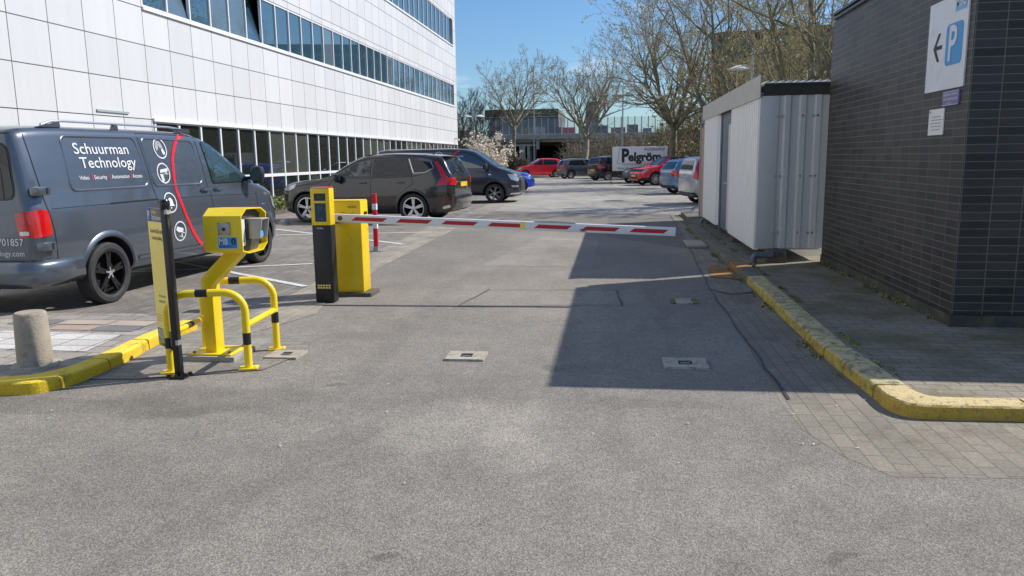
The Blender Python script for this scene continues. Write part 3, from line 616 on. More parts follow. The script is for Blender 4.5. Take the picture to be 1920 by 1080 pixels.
# ================================================================== STREET FURNITURE
def drain(x0,y0,x1,y1,lab,hole=True,rim='drain'):
    w,l=(x1-x0)/2,(y1-y0)/2
    t=thing('drain_cover',lab,'drain cover',((x0+x1)/2,(y0+y1)/2,0),0,'drain covers set in the road')
    mb=MB()
    if hole:
        a,b=w*.32,l*.42
        for q in ((-w,-l,w,-b),(-w,b,w,l),(-w,-b,-a,b),(a,-b,w,b)): mb.box(q[0],q[1],.002,q[2],q[3],.022)
        mb.build('frame', M[rim], t)
        mb=MB(); mb.box(-a,-b,.002,a,b,.0135); mb.build('hole', M['black_hole'], t)
        mb=MB(); mb.box(-a+.015,-.008,.0136,a-.015,.008,.0185); mb.build('bar', M['steel'], t)
    else:
        mb.box(-w*.6,-l,.002,w*.6,l,.02); mb.build('frame', M[rim], t)
        mb=MB(); mb.box(-w,-l*.9,.002,-w*.6-.002,l*.9,.018); mb.box(w*.6+.002,-l*.9,.002,w,l*.9,.018); mb.build('moss', M['leaf'], t)
drain(-1.29,5.68,-.985,5.93,'concrete drain cover with black slot in the sunny middle of the road')
drain(.385,5.58,.71,5.855,'concrete drain cover with black slot in the dark shadow on the road')
drain(.62,8.15,.9,8.41,'small plain drain cover with moss at both ends, in the shadow',hole=False)
drain(-2.74,5.62,-2.47,5.86,'drain cover beside the yellow hoop guard')
# bollard
t=thing('bollard','round concrete bollard on the pavement behind the yellow kerb','bollard',(-4.22,5.01,.088))
mb=MB(); mb.lathe([(0,.0),(.119,.0),(.119,.02),(.108,.385),(.104,.397),(.095,.405),(0,.407)],40); mb.build('post', M['bollard'], t, smooth=True)
mb=MB(); mb.lathe([(0,-.001),(.18,-.001),(.175,.014),(.118,.016)],6); mb.build('base', M['concrete'], t)
# ---- sign totem
t=thing('parking_info_sign','narrow yellow parking information sign on a black post','sign',(-3.13,5.075,0))
loc=Vector((-3.13,5.075,0))
P0=Vector((-3.413,5.30,.19))-loc; P1=Vector((-3.160,5.10,.19))-loc
ux=(P1-P0).normalized(); n_=Vector((ux.y,-ux.x,0)); Wd=(P1-P0).length; Hd=1.04
T=Matrix(((ux.x,-n_.x,0,P0.x),(ux.y,-n_.y,0,P0.y),(0,0,1,.19),(0,0,0,1)))   # x along, y into the wall, z up
mb=MB(T); mb.prism(rrect(0,0,Wd,Hd,.01),0,.022,'y'); mb.build('panel', M['black_g'], t, bevel=.003)
mb=MB(T); quad(mb,(.004,-.002,.14),(1,0,0),UZ,Wd-.008,.80-.0); mb.build('yellow_field', M['sign_y'], t)
mb=MB(T); quad(mb,(.004,-.002,.03),(1,0,0),UZ,Wd-.008,.105); mb.build('grey_field', M['sign_grey'], t)
mb=MB(T); quad(mb,(.004,-.002,.945),(1,0,0),UZ,.06,.09); mb.build('blue_field', M['blue_p'], t)
mb=MB(T)
put_text(mb,'P',.085,(.010,-.003,.958),(1,0,0),UZ,bold=.01)
put_text(mb,'Daltonlaan',.046,(.082,-.003,.958),(1,0,0),UZ,bold=.008,sx=.92)
put_text(mb,'ParkBee.com',.03,(.02,-.003,.065),(1,0,0),UZ,bold=.006)
mb.build('white_lettering', M['white_v'], t)
mb=MB(T); put_text(mb,'ParkBee',.036,(.082,-.003,1.0),(1,0,0),UZ,bold=.006,sx=.9); mb.build('yellow_lettering', M['sign_y'], t)
mb=MB(T)
for s_,y_,z_ in (('Scan the QR code',.040,.86),('to start parking',.040,.81),("Can't scan? Visit",.024,.385),('parkbee.me/2739',.024,.345)):
    put_text(mb,s_,y_,(Wd/2,-.004,z_),(1,0,0),UZ,'CENTER',bold=.012,sx=.80)
for i in range(3): put_text(mb,'Algemene voorwaarden van toepassing',.011,(.02,-.004,.24-i*.022),(1,0,0),UZ)
mb.build('dark_lettering', M['ink'], t)
mb=MB(); mb.box(-.024,-.024,0,.024,.024,1.235); mb.build('post', M['black_g'], t, bevel=.004)
for z in (.25,1.195):
    mb=MB(); mb.box(.006,-.027,z,.0265,.026,z+.036); mb.build('clamp', M['steel'], t)
mb=MB(); mb.lathe([(.0,1.225),(.033,1.225),(.036,1.255),(.036,1.285),(.025,1.30),(0,1.302)],20); mb.build('dome', M['black_g'], t, smooth=True)
mb=MB(); mb.box(-.07,-.06,.013,.07,.06,.022)
for a,b in ((-.06,-.045),(.0,-.05),(.065,-.02),(.06,.04)): mb.lathe([(0,.022),(.014,.022),(.014,.036),(0,.04)],8,'z',0,(a,b,0))
mb.build('foot_plate', M['black_g'], t)
# ---- hoop guard: two hoops joined by rails
t=thing('hoop_guard','yellow and black tubular hoop guard around the intercom post','guard rail',(-3.0,5.54,0))
loc=Vector((-3.0,5.54,0)); rad=.0285
NL,NR,FL,FR=[Vector((a,b,0))-loc for a,b in ((-3.25,5.17),(-2.715,5.32),(-3.30,5.77),(-2.76,5.915))]
H_=.60; bc=.15
def hoop(A,Bp):
    d=(Bp-A).normalized(); pts=[]; up=Vector((0,0,1))
    pts.append(A+up*.02); pts.append(A+up*(H_-bc))
    for k in range(1,9):
        a=R(90*k/8); pts.append(A+d*(bc*(1-math.cos(a)))+up*(H_-bc+bc*math.sin(a)))
    for k in range(0,9):
        a=R(90*k/8); pts.append(Bp-d*(bc*(1-math.sin(a)))+up*(H_-bc+bc*math.cos(a)))
    pts.append(Bp+up*.02)
    mb=MB(); mb.tube(pts,rad,20); mb.build('hoop', M['yellow'], t, smooth=True)
def band(a,b):
    mb=MB(); mb.tube([a,b],rad+.0012,20,cap=False); mb.build('black_band', M['black'], t, smooth=True)
def foot(p,m='yellow'):
    mb=MB(); mb.obar(p+Vector((-.065,-.02,.018)),p+Vector((.065,.02,.018)),.10,.01); mb.lathe([(0,.023),(.009,.023),(.009,.033),(0,.036)],6,'z',0,tuple(p+Vector((.052,0,0)))); mb.build('foot', M[m], t)
for A,Bp in ((NL,NR),(FL,FR)): hoop(A,Bp)
for p in (NL,NR,FR,FL): foot(p)
up=Vector((0,0,1)); dn=(NR-NL).normalized(); df=(FR-FL).normalized()
band(NL+dn*.215+up*H_, NL+dn*.30+up*H_); band(FL+df*.215+up*H_, FL+df*.30+up*H_)
band(NR+up*.20,NR+up*.29); band(FR+up*.24,FR+up*.33); band(NL+up*.20,NL+up*.28)
for a,b,z in ((NL,FL,.30),(NR,FR,.345)):
    mb=MB(); mb.tube([a+up*z,b+up*z],.0235,16); mb.build('rail', M['yellow'], t, smooth=True)
d_=(FL-NL).normalized(); mb=MB(); mb.tube([NL+d_*.28+up*.30,NL+d_*.38+up*.30],.0245,16,cap=False); mb.build('black_band', M['dark_panel'], t)
# ---- intercom post
t=thing('intercom_post','yellow intercom and card reader box on an angled yellow post','intercom post',(-3.06,5.62,0))
mb=MB(); mb.box(-.27,-.13,-.01,.14,.24,.05); mb.build('plinth', M['concrete'], t, bevel=.006)
mb=MB(); mb.box(-.25,-.10,.051,.10,.20,.063); mb.build('foot_plate', M['yellow'], t, bevel=.002)
mb=MB()
for a,b in ((-.22,-.07),(.07,-.06),(-.22,.17),(.07,.17)): mb.lathe([(0,.063),(.012,.063),(.012,.077),(0,.08)],6,'z',0,(a,b,0))
mb.build('bolts', M['rust'], t)
PS=[(-.135,.063),(-.045,.063),(-.045,.60),(.245,.878),(.10,.878),(-.135,.655)]
mb=MB(); mb.prism(PS,-.045,.085,'y'); mb.build('post', M['yellow'], t, bevel=.004)
# housing: open towards +X
hx0,hx1=.025,.325; hy0,hy1=-.22,.20
z0,z1=.885,1.155
pr=[(hy0,z0+.005),(hy0,z1),(hy0+.09,z1+.055),(hy1-.08,z1+.045),(hy1,z1+.005),(hy1,z0+.03),(hy1-.08,z0-.02),(hy0+.1,z0-.02)]
mb=MB(); n=len(pr)
cy=sum(p[0] for p in pr)/n; cz=sum(p[1] for p in pr)/n; inn=[(cy+(a-cy)*.955,cz+(b-cz)*.945) for a,b in pr]
vs=[(hx0,a,b) for a,b in pr]+[(hx1,a,b) for a,b in pr]+[(hx1,a,b) for a,b in inn]+[(hx1-.055,a,b) for a,b in inn]
fs=[tuple(range(n))[::-1]]+[(i,(i+1)%n,n+(i+1)%n,n+i) for i in range(n)]+[(n+i,n+(i+1)%n,2*n+(i+1)%n,2*n+i) for i in range(n)]+[(2*n+i,2*n+(i+1)%n,3*n+(i+1)%n,3*n+i) for i in range(n)]
mb.add(vs,fs); mb.build('housing', M['yellow'], t)
mb=MB(); mb.prism(inn,hx1-.056,hx1-.052,'x'); mb.build('front_panel', M['dark_panel'], t)
mb=MB(); mb.prism([(-.40,0),(0,0),(0,.0),(-.0,.0)],0,.001,'x'); mb=None
# on the face towards the camera (normal -Y at y=hy0)
yf=hy0-.003; UXx=(1,0,0)
mb=MB(); mb.box(hx0+.118,hy0-.012,1.015,hx0+.212,hy0,1.107); mb.build('lock_plate', M['grey_plate'], t, bevel=.002)
mb=MB(); mb.lathe([(0,-.018),(.013,-.018),(.013,-.0135)],16,'y',0,(hx0+.165,hy0,1.058)); mb.build('lock', M['ink'], t)
mb=MB()
for a in (.125,.205):
    for b in (1.022,1.10): mb.lathe([(0,-.016),(.004,-.016),(.004,-.012)],8,'y',0,(hx0+a,hy0,b))
mb.build('screws', M['ink'], t)
mb=MB(); mb.box(hx0+.106,hy0-.0025,.912,hx0+.262,hy0,1.0); mb.build('sticker', M['white_v'], t)
mb=MB(); quad(mb,(hx0+.110,hy0-.004,.915),UXx,UZ,.148,.081); mb.build('sticker_field', M['blue'], t)
mb=MB(); put_text(mb,'MB',.064,(hx0+.114,hy0-.005,.944),UXx,UZ,bold=.02,sx=.86); mb.build('white_lettering', M['white_v'], t)
mb=MB(); mb.prism([(hx0+.232+.020*math.cos(a*PI/10),.967+.026*math.sin(a*PI/10)) for a in range(20)],hy0-.0052,hy0-.004,'y'); put_text(mb,'UTRECHT',.020,(hx0+.122,hy0-.005,.920),UXx,UZ,bold=.01,sx=1.05); mb.build('navy_lettering', M['navy'], t)
mb=MB(); put_text(mb,'1',.036,(hx0+.224,hy0-.006,.953),UXx,UZ,bold=.01); mb.build('numeral', M['blue_l'], t)
mb=MB()
for i,s_ in enumerate(('DE','UITHOF','TAXI')): put_text(mb,s_,.020,(hx0+.062,hy0-.002,1.072-i*.024),UXx,UZ,'CENTER',bold=.004)
mb.build('faded_lettering', M['sign_y'], t)
# instruction card at near edge of opening, and protruding reader
mb=MB(); mb.box(hx1-.002,hy0-.001,.94,hx1+.002,hy0+.004,1.13); 
mb=MB(); mb.prism(rrect(hy0+.008,.925,hy0+.105,1.125,.01),hx1-.03,hx1-.026,'x'); mb.build('instruction_card', M['white_v'], t)
mb=MB()
for i in range(5): quad(mb,(hx1-.025,hy0+.02,1.09-i*.02),(0,1,0),UZ,.05,.004)
mb.build('card_text', M['ink_g'], t)
mb=MB(); mb.prism([(hy0+.06,.955),(hy0+.09,.955),(hy0+.075,.985)],hx1-.025,hx1-.024,'x'); mb.build('card_mark', M['blue'], t)
mb=MB(); a0,a1=hy0+.135,hy0+.265
ry=[(hx1-.055,.972),(hx1+.075,.972),(hx1+.10,1.125),(hx1-.055,1.125)]
mb.prism(ry,a0,a0+.008,'y'); mb.prism(ry,a1-.008,a1,'y'); mb.box(hx1-.055,a0+.008,1.117,hx1+.095,a1-.008,1.1245); mb.box(hx1-.055,a0+.008,.9725,hx1+.05,a1-.008,1.1165); mb.build('card_reader', M['grey_box'], t, bevel=.002)
mb=MB(); mb.box(hx1+.050,a0+.03,1.03,hx1+.054,a1-.03,1.09); mb.build('reader_display', M['ink'], t)
mb=MB(); mb.box(hx1+.050,a0+.02,.985,hx1+.054,a1-.02,1.022); mb.build('reader_label', M['blue_l'], t)
mb=MB(); mb.box(hx1-.052,a0-.022,.965,hx1-.01,a0-.006,1.12); mb.build('hinge', M['ink'], t)
# ---- ticket / scan column
t=thing('scanner_column','slim yellow topped black column with camera window and blue screen','access column',(-3.135,8.07,0))
mb=MB(); mb.box(-.105,-.07,.013,.105,.07,.858); mb.build('lower_case', M['black'], t, bevel=.004)
mb=MB(); mb.box(-.107,-.073,.860,.107,.072,1.258); mb.build('upper_case', M['yellow2'], t, bevel=.008)
mb=MB(); mb.box(-.100,-.068,1.2585,.100,.066,1.272); mb.build('beacon', M['red_p'], t, bevel=.003)
mb=MB()
for i in range(12): mb.box(-.095+i*.016,-.0700,1.2595,-.087+i*.016,-.0685,1.2705)
mb.build('beacon_ribs', M['white'], t)
mb=MB(); mb.box(-.064,-.0755,1.125,.064,-.0735,1.205); mb.build('camera_window', M['black_g'], t)
mb=MB(); mb.lathe([(0,-.079),(.018,-.079),(.02,-.0755)],16,'y',0,(0,0,1.165)); mb.build('camera_lens', M['screen'], t)
mb=MB(); mb.box(-.063,-.0755,.90,.063,-.0735,1.10); mb.build('screen', M['screen'], t)
mb=MB(); put_text(mb,'P',.10,(-.03,-.0765,1.0),UXx,UZ,bold=.01); quad(mb,(-.05,-.0765,.945),UXx,UZ,.1,.003); quad(mb,(-.04,-.0765,.925),UXx,UZ,.08,.010); mb.build('screen_mark', M['screen_t'], t)
mb=MB(); put_text(mb,'ParkBee',.022,(-.05,-.0715,.822),UXx,UZ,bold=.01); mb.build('lettering', M['white_v'], t)
mb=MB()
for i in range(5):
    for j in range(2): mb.prism(rrect(-.078+i*.031,.165+j*.026,-.056+i*.031,.183+j*.026,.004),-.0735,-.0702,'y')
mb.build('vent_slots', M['sign_y'], t)
# ---- barrier machine + arm
t=thing('barrier_gate','yellow barrier cabinet with a long lowered red and white arm','barrier',(-3.04,8.57,0))
mb=MB(); mb.box(-.20,-.13,.05,.205,.13,1.095); mb.build('cabinet', M['yellow2'], t, bevel=.006)
mb=MB(); mb.box(-.195,-.125,1.0955,.20,.125,1.105); mb.build('lid', M['yellow2'], t, bevel=.003)
mb=MB(); mb.box(-.26,-.18,-.01,.30,.17,.049); mb.build('plinth', M['concrete_d'], t, bevel=.01)
mb=MB(); put_text(mb,'GENIUS',.034,(.05,-.133,1.02),UXx,UZ,bold=.004,sx=.95); mb.build('lettering', M['ink'], t)
mb=MB(); rr=random.Random(8)
for i in range(26):
    x=-.15+i*.0105; z=.955+.012*math.sin(i*.55)+rr.uniform(-.006,.006); quad(mb,(x,-.1335,z),UXx,UZ,.012,rr.uniform(.002,.006))
mb.build('scribble', M['ink'], t)
mb=MB(); mb.lathe([(0,-.24),(.05,-.24),(.05,-.13)],20,'y',0,(-.055,0,.90)); mb.build('hub', M['black'], t)
mb=MB(); mb.lathe([(0,0),(.018,0),(.018,.03),(0,.03)],10,'x',0,(.205,0,.955)); mb.build('lock', M['black'], t)
# arm
A=Vector((-.215,-.262,.925)); Bq=Vector((3.70,-.262,.755)); ad=(Bq-A).normalized(); au=Vector((0,0,1)); au=(au-ad*au.dot(ad)).normalized()
T=Matrix(((ad.x,0,au.x,A.x),(ad.y,1,au.y,A.y),(ad.z,0,au.z,A.z),(0,0,0,1))); AL=(Bq-A).length
mb=MB(T); mb.prism([(b,c) for b,c in rrect(-.022,-.047,.022,.047,.010,3)],0,AL,'x'); ARM=mb.build('arm', M['white'], t, smooth=True)
mb=MB(T); s0=.36; 
for i in range(7):
    x=s0+i*.512
    L_=.36; 
    if x+L_>AL: break
    vs=[(x,-.0235,-.021),(x+L_,-.0235,-.021),(x+L_+.055,-.0235,.021),(x+.055,-.0235,.021)]
    mb.add(vs,[(0,1,2,3)]); mb.add([(a,.0235,c) for a,b,c in vs],[(3,2,1,0)])
mb.build('red_stripes', M['red'], ARM, fixn=False)
mb=MB(T); mb.lathe([(.014,-.025),(.026,-.026),(.026,-.0225)],20,'y',0,(.23,0,0)); mb.lathe([(0,-.026),(.010,-.026),(.010,-.023)],12,'y',0,(.23,0,0))
mb.lathe([(0,-.025),(.006,-.025),(.006,-.022)],8,'y',0,(.075,0,.018)); mb.lathe([(0,-.025),(.006,-.025),(.006,-.022)],8,'y',0,(.075,0,-.015)); mb.build('bolts', M['ink'], ARM)
mb=MB(T); mb.box(2.26,-.0240,-.045,2.31,-.0225,.045); mb.build('tape', M['sign_y'], ARM)
mb=MB(T); mb.box(2.42,-.022,.0475,2.86,.022,.056); mb.tube([(2.41,0,.056),(2.6,0,.062),(2.85,0,.058)],.006,6); mb.build('tape_edge', M['grey_box'], ARM)
mb=MB(T)
for i in range(4): mb.lathe([(.010,-.025),(.014,-.025),(.014,-.0225)],10,'y',0,(2.92+i*.014,0,-.018-.006*(i%2)))
mb.build('scuff', M['dark_panel'], ARM)
# ---- red/white post
t=thing('striped_post','red and white folding parking post behind the barrier','post',(-4.02,12.72,0))
zs=[(.012,.09,'steel'),(.09,.40,'red_p'),(.40,.50,'white'),(.50,.72,'red_p'),(.72,.82,'white'),(.82,.99,'red_p')]
mb=MB(); mb.box(-.035,-.035,.09,.035,.035,.99); mb.build('post', M['red_p'], t, bevel=.004)
for z in (.40,.72):
    mb=MB(); mb.box(-.0365,-.0365,z,.0365,.0365,z+.10); mb.build('reflector_band', M['white'], t)
mb=MB(); mb.box(-.042,-.042,.012,.042,.042,.095); mb.box(-.10,-.08,.0125,.10,.08,.02); mb.build('base', M['steel'], t)
# ---- small boulder
mb=MB(); mb.lathe([(0,.14),(.06,.135),(.11,.10),(.13,.05),(.13,-.01)],18)
tag(mb.build('boulder', M['concrete'], smooth=True, loc=(-8.12,18.3,0)),'small round concrete stone at the edge of the planting bed','stone')
# street lamps
def lamp(name,label,x,y,h,kind,heads=2,pole=.06):
    t=thing(name,label,'street lamp',(x,y,0),0,'street lamps in the car park')
    mb=MB(); mb.tube([(0,0,0),(0,0,h*.35),(0,0,h)],[pole*1.25,pole,pole*.7],10); mb.build('pole', M['steel'], t, smooth=True)
    for s_ in ((-1,1) if heads==2 else (-1,)):
        if kind=='disc':
            mb=MB(); mb.lathe([(0,.14),(.10,.13),(.38,.02),(.40,0),(.0,-.01)],16,'z',0,(s_*.5,0,h-.75)); L=mb.build('lamp_head', M['white'], t, smooth=True)
            mb=MB(); mb.tube([(0,0,h-.62),(s_*.5,0,h-.60)],.025,6); mb.build('arm', M['steel'], L)
        else:
            mb=MB(); mb.obar((s_*.12,0,h-.55),(s_*.72,0,h-.55),.26,.13); L=mb.build('lamp_head', M['grey_box'], t)
            mb=MB(); mb.tube([(0,0,h-.5),(s_*.3,0,h-.5)],.025,6); mb.build('arm', M['steel'], L)
lamp('street_lamp','lamp post with two white disc heads beside the office building',-10.75,60,5.5,'disc')
lamp('street_lamp','tall steel lamp post with two flat heads behind the white trailer',.62,55,6.25,'box')
lamp('street_lamp','lamp post showing above the white shed roof',5.02,30,5.4,'disc',1)
# viaduct lamp
lamp('street_lamp','very tall thin lamp post standing on the viaduct',-11.0,109,13.8,'box',1,.09)
# ================================================================== VEHICLES
def pchip(P):
    xs=np.array([p[0] for p in P],float); ys=np.array([p[1] for p in P],float)
    h=np.diff(xs); d=np.diff(ys)/h; m=np.zeros(len(xs)); m[0]=d[0]; m[-1]=d[-1]
    for i in range(1,len(xs)-1):
        if d[i-1]*d[i]>0:
            w1=2*h[i]+h[i-1]; w2=h[i]+2*h[i-1]; m[i]=(w1+w2)/(w1/d[i-1]+w2/d[i])
    def F(x):
        x=min(max(x,xs[0]),xs[-1]); i=min(int(np.searchsorted(xs,x,side='right'))-1,len(xs)-2); i=max(i,0)
        t=(x-xs[i])/h[i]; return float((2*t**3-3*t*t+1)*ys[i]+(t**3-2*t*t+t)*h[i]*m[i]+(-2*t**3+3*t*t)*ys[i+1]+(t**3-t*t)*h[i]*m[i+1])
    return F
def body_mesh(sp, nst):
    top,bot,belt,plan=[pchip(sp[k]) for k in ('top','bot','belt','plan')]
    x0,x1=sp['top'][0][0],sp['top'][-1][0]
    xs=set(np.linspace(x0,x1,nst)); 
    for a in (.015,.04,.08,.13,.2): xs.add(x0+a); xs.add(x1-a)
    xs=sorted(xs); tum=sp.get('tumble',.3); rcm=sp.get('rc',.10); rows=[]
    for x in xs:
        w=plan(x); zt=top(x); zb=bot(x); zl=min(belt(x),zt-.05); h=zt-zl
        pr=[(.80,0),(.93,.06),(.975,.16),(.995,.34),(1.0,.55),(.99,.78),(.972,.92),(.955,1.0)]
        pts=[(0,zb)]+[(w*a,zb+(zl-zb)*b) for a,b in pr]
        rc=min(rcm,h*.55); wr=w*.955-tum*(h-rc)-.0
        for q in (.25,.5,.75,1.0):
            hh=(h-rc)*q; pts.append((w*.955-tum*hh+.012*math.sin(q*PI),zl+hh))
        for k in range(1,5):
            a=R(90*k/5); pts.append((wr-rc*(1-math.cos(a))*1.3,zl+h-rc+rc*math.sin(a)))
        we=pts[-1][0]
        cr=sp.get('crown',.018)
        pts+=[(we*.75,zt-.001+cr*.45),(we*.4,zt+cr*.85),(0,zt+cr)]
        rows.append((x,pts))
    N=len(rows[0][1]); ring=2*(N-1); vs=[]
    for x,pts in rows:
        for (y,z) in pts: vs.append((x,-y,z))
        for (y,z) in pts[-2:0:-1]: vs.append((x,y,z))
    fs=[]
    for i in range(len(rows)-1):
        for k in range(ring): fs.append((i*ring+k,i*ring+(k+1)%ring,(i+1)*ring+(k+1)%ring,(i+1)*ring+k))
    fs+=[tuple(range(ring))[::-1],tuple(range((len(rows)-1)*ring,len(rows)*ring))]
    return vs,fs
def clip_grid(poly, step):
    bm=bmesh.new(); vs=[bm.verts.new((a,b,0)) for a,b in poly]; bm.faces.new(vs)
    xs=[p[0] for p in poly]; ys=[p[1] for p in poly]
    for ax,lo,hi in ((0,min(xs),max(xs)),(1,min(ys),max(ys))):
        q=math.ceil(lo/step)*step
        while q<hi:
            no=(1,0,0) if ax==0 else (0,1,0); c=(q,0,0) if ax==0 else (0,q,0)
            bmesh.ops.bisect_plane(bm, geom=bm.verts[:]+bm.edges[:]+bm.faces[:], plane_co=c, plane_no=no, dist=1e-6); q+=step
    bm.verts.index_update(); v=[(x.co.x,x.co.y) for x in bm.verts]; fc=[tuple(w.index for w in p.verts) for p in bm.faces]; bm.free(); return v,fc
class Proj:
    """lays thin pieces onto a body: side 'R' looks along +y, 'L' along -y, 'B' along +x (rear), 'F' along -x (front)"""
    def __init__(s,bvh): s.b=bvh
    def hit(s,side,a,b,off):
        if side in 'RL': o=Vector((a,-6 if side=='R' else 6,b)); d=Vector((0,1 if side=='R' else -1,0))
        elif side in 'BF': o=Vector((-9 if side=='B' else 9,a,b)); d=Vector((1 if side=='B' else -1,0,0))
        else: o=Vector((a,b,6)); d=Vector((0,0,-1))
        p,n,i,_=s.b.ray_cast(o,d)
        if p is None: return None
        if n.dot(d)>0: n=-n
        return p+n*off
    def lay(s,mb,side,v,fc,off,mi=0):
        H=[s.hit(side,a,b,off) for a,b in v]; idx={}; vs=[]
        for i,h in enumerate(H):
            if h is not None: idx[i]=len(vs); vs.append(h)
        mb.add(vs,[tuple(idx[i] for i in q) for q in fc if all(i in idx for i in q)],mi)
    def poly(s,mb,side,poly,off=.005,step=.07,mi=0): v,fc=clip_grid(poly,step); s.lay(mb,side,v,fc,off,mi)
    def line(s,mb,side,pts,w=.008,off=.0025,mi=0,closed=False,step=.05):
        P=[Vector(p) for p in pts]; 
        if closed: P.append(P[0])
        Q=[]
        for i in range(len(P)-1):
            n=max(1,int((P[i+1]-P[i]).length/step)); Q+= [P[i].lerp(P[i+1],k/n) for k in range(n)]
        Q.append(P[-1]); v=[];fc=[]
        for i,q in enumerate(Q):
            d=(Q[min(i+1,len(Q)-1)]-Q[max(i-1,0)]); d=d/max(d.length,1e-6); n=Vector((-d.y,d.x))*w/2; v+=[(q.x-n.x,q.y-n.y),(q.x+n.x,q.y+n.y)]
        fc=[(2*i,2*i+2,2*i+3,2*i+1) for i in range(len(Q)-1)]; s.lay(mb,side,v,fc,off,mi)
    def text(s,mb,side,body,size,x,z,flip=1,off=.006,bold=.01,sx=1.0,align='LEFT',mi=0):
        v,fc=text2d(body,size,align,bold); s.lay(mb,side,[(x+a*sx*flip,z+b) for a,b in v],fc,off,mi)
def rpoly(poly, rad=.05, n=3):
    out=[]; P=[Vector(p) for p in poly]; N=len(P)
    for i in range(N):
        a,b,c=P[i-1],P[i],P[(i+1)%N]; r1=min(rad,(a-b).length*.45,(c-b).length*.45)
        p1=b+(a-b).normalized()*r1; p2=b+(c-b).normalized()*r1
        for k in range(n+1): t=k/n; q=p1*(1-t)**2+b*2*t*(1-t)+p2*t*t; out.append((q.x,q.y))
    return out
def inset(poly,d):
    cx=sum(p[0] for p in poly)/len(poly); cy=sum(p[1] for p in poly)/len(poly); out=[]
    for a,b in poly:
        v=Vector((a-cx,b-cy)); L=v.length; v*= (L+d)/L; out.append((cx+v.x,cy+v.y))
    return out
def wheel(par, x, y, r, wd, style, rim, side, spokes=5):
    """side -1: outer face towards -y"""
    s=side; rr_=r*(.74 if style in ('black','twin') else .69)
    hub=MB(); hub.lathe([(rr_*.97,-s*wd*.42),(rr_*.95,0),(rr_*.97,s*wd*.40)],32,'y',0,(x,y,r)); hub.lathe([(0,s*wd*.02),(rr_*.55,s*wd*.02),(rr_*.58,s*wd*.07),(0,s*wd*.075)],24,'y',0,(x,y,r))
    wh=hub.build('wheel', M['well'], par, smooth=True)
    t=MB(); prof=[(rr_*.96,-.42*wd),(r*.80,-.5*wd),(r*.93,-.49*wd),(r*.985,-.40*wd),(r,-.26*wd),(r*.992,-.25*wd),(r*.992,-.22*wd),(r,-.21*wd),(r,-.02*wd),(r*.99,-.015*wd),(r*.99,.015*wd),(r,.02*wd),(r,.21*wd),(r*.992,.22*wd),(r*.992,.25*wd),(r,.26*wd),(r*.985,.40*wd),(r*.93,.49*wd),(r*.80,.5*wd),(rr_*1.04,.47*wd),(rr_*.99,.40*wd)]
    t.lathe([(a,b) for a,b in prof],44,'y',0,(x,y,r)); t.build('tyre', M['rubber'], wh, smooth=True, ang=25)
    m=MB(); T=Matrix.Translation((x,y+s*wd*.36,r)); m.T=T
    ring=[(rr_*.99,-s*.012),(rr_*.995,s*.012),(rr_*.93,s*.014),(rr_*.90,-s*.01),(rr_*.90,-s*.03)]
    m.lathe(ring,40,'y')
    n=spokes
    for i in range(n):
        a=2*PI*i/n+ .3
        offs=(-.11,.11) if style in('twin','black') else (0,)
        for da in offs:
            c1,s1=math.cos(a+da),math.sin(a+da); c0,s0=math.cos(a+da*.5),math.sin(a+da*.5)
            hw0=rr_*(.085 if len(offs)==2 else .12); hw1=rr_*(.055 if len(offs)==2 else .15)
            if style=='star': hw0,hw1=rr_*.12,rr_*.09
            P0=Vector((c0,0,s0))*rr_*.12; P1=Vector((c1,0,s1))*rr_*.93; dd=(P1-P0).normalized(); nn=Vector((-dd.z,0,dd.x))
            if style=='star': nn1=nn
            vs=[P0-nn*hw0+Vector((0,s*.0,0)),P0+nn*hw0+Vector((0,s*.0,0)),P1+nn*hw1+Vector((0,s*.004,0)),P1-nn*hw1+Vector((0,s*.004,0))]
            vs+= [v+Vector((0,-s*.03,0)) for v in vs]; vs[0]=vs[0]; 
            m.add(vs,[(0,1,2,3),(7,6,5,4),(0,4,5,1),(1,5,6,2),(2,6,7,3),(3,7,4,0)])
    m.lathe([(rr_*.20,-s*.01),(rr_*.20,s*.004),(rr_*.12,s*.012),(0,s*.012)],18,'y')
    m.build('rim', M[rim], wh)
    if style=='black':
        c=MB(T); c.lathe([(rr_*.11,s*.012),(rr_*.10,s*.018),(0,s*.018)],16,'y')
        for i in range(5): a=2*PI*i/5+.3; c.obar((math.cos(a)*rr_*.1,s*.012,math.sin(a)*rr_*.1),(math.cos(a)*rr_*.27,s*.008,math.sin(a)*rr_*.27),rr_*.07,.01,up=(0,1,0))
        c.build('hub_cap', M['alu'], wh)
    return wh
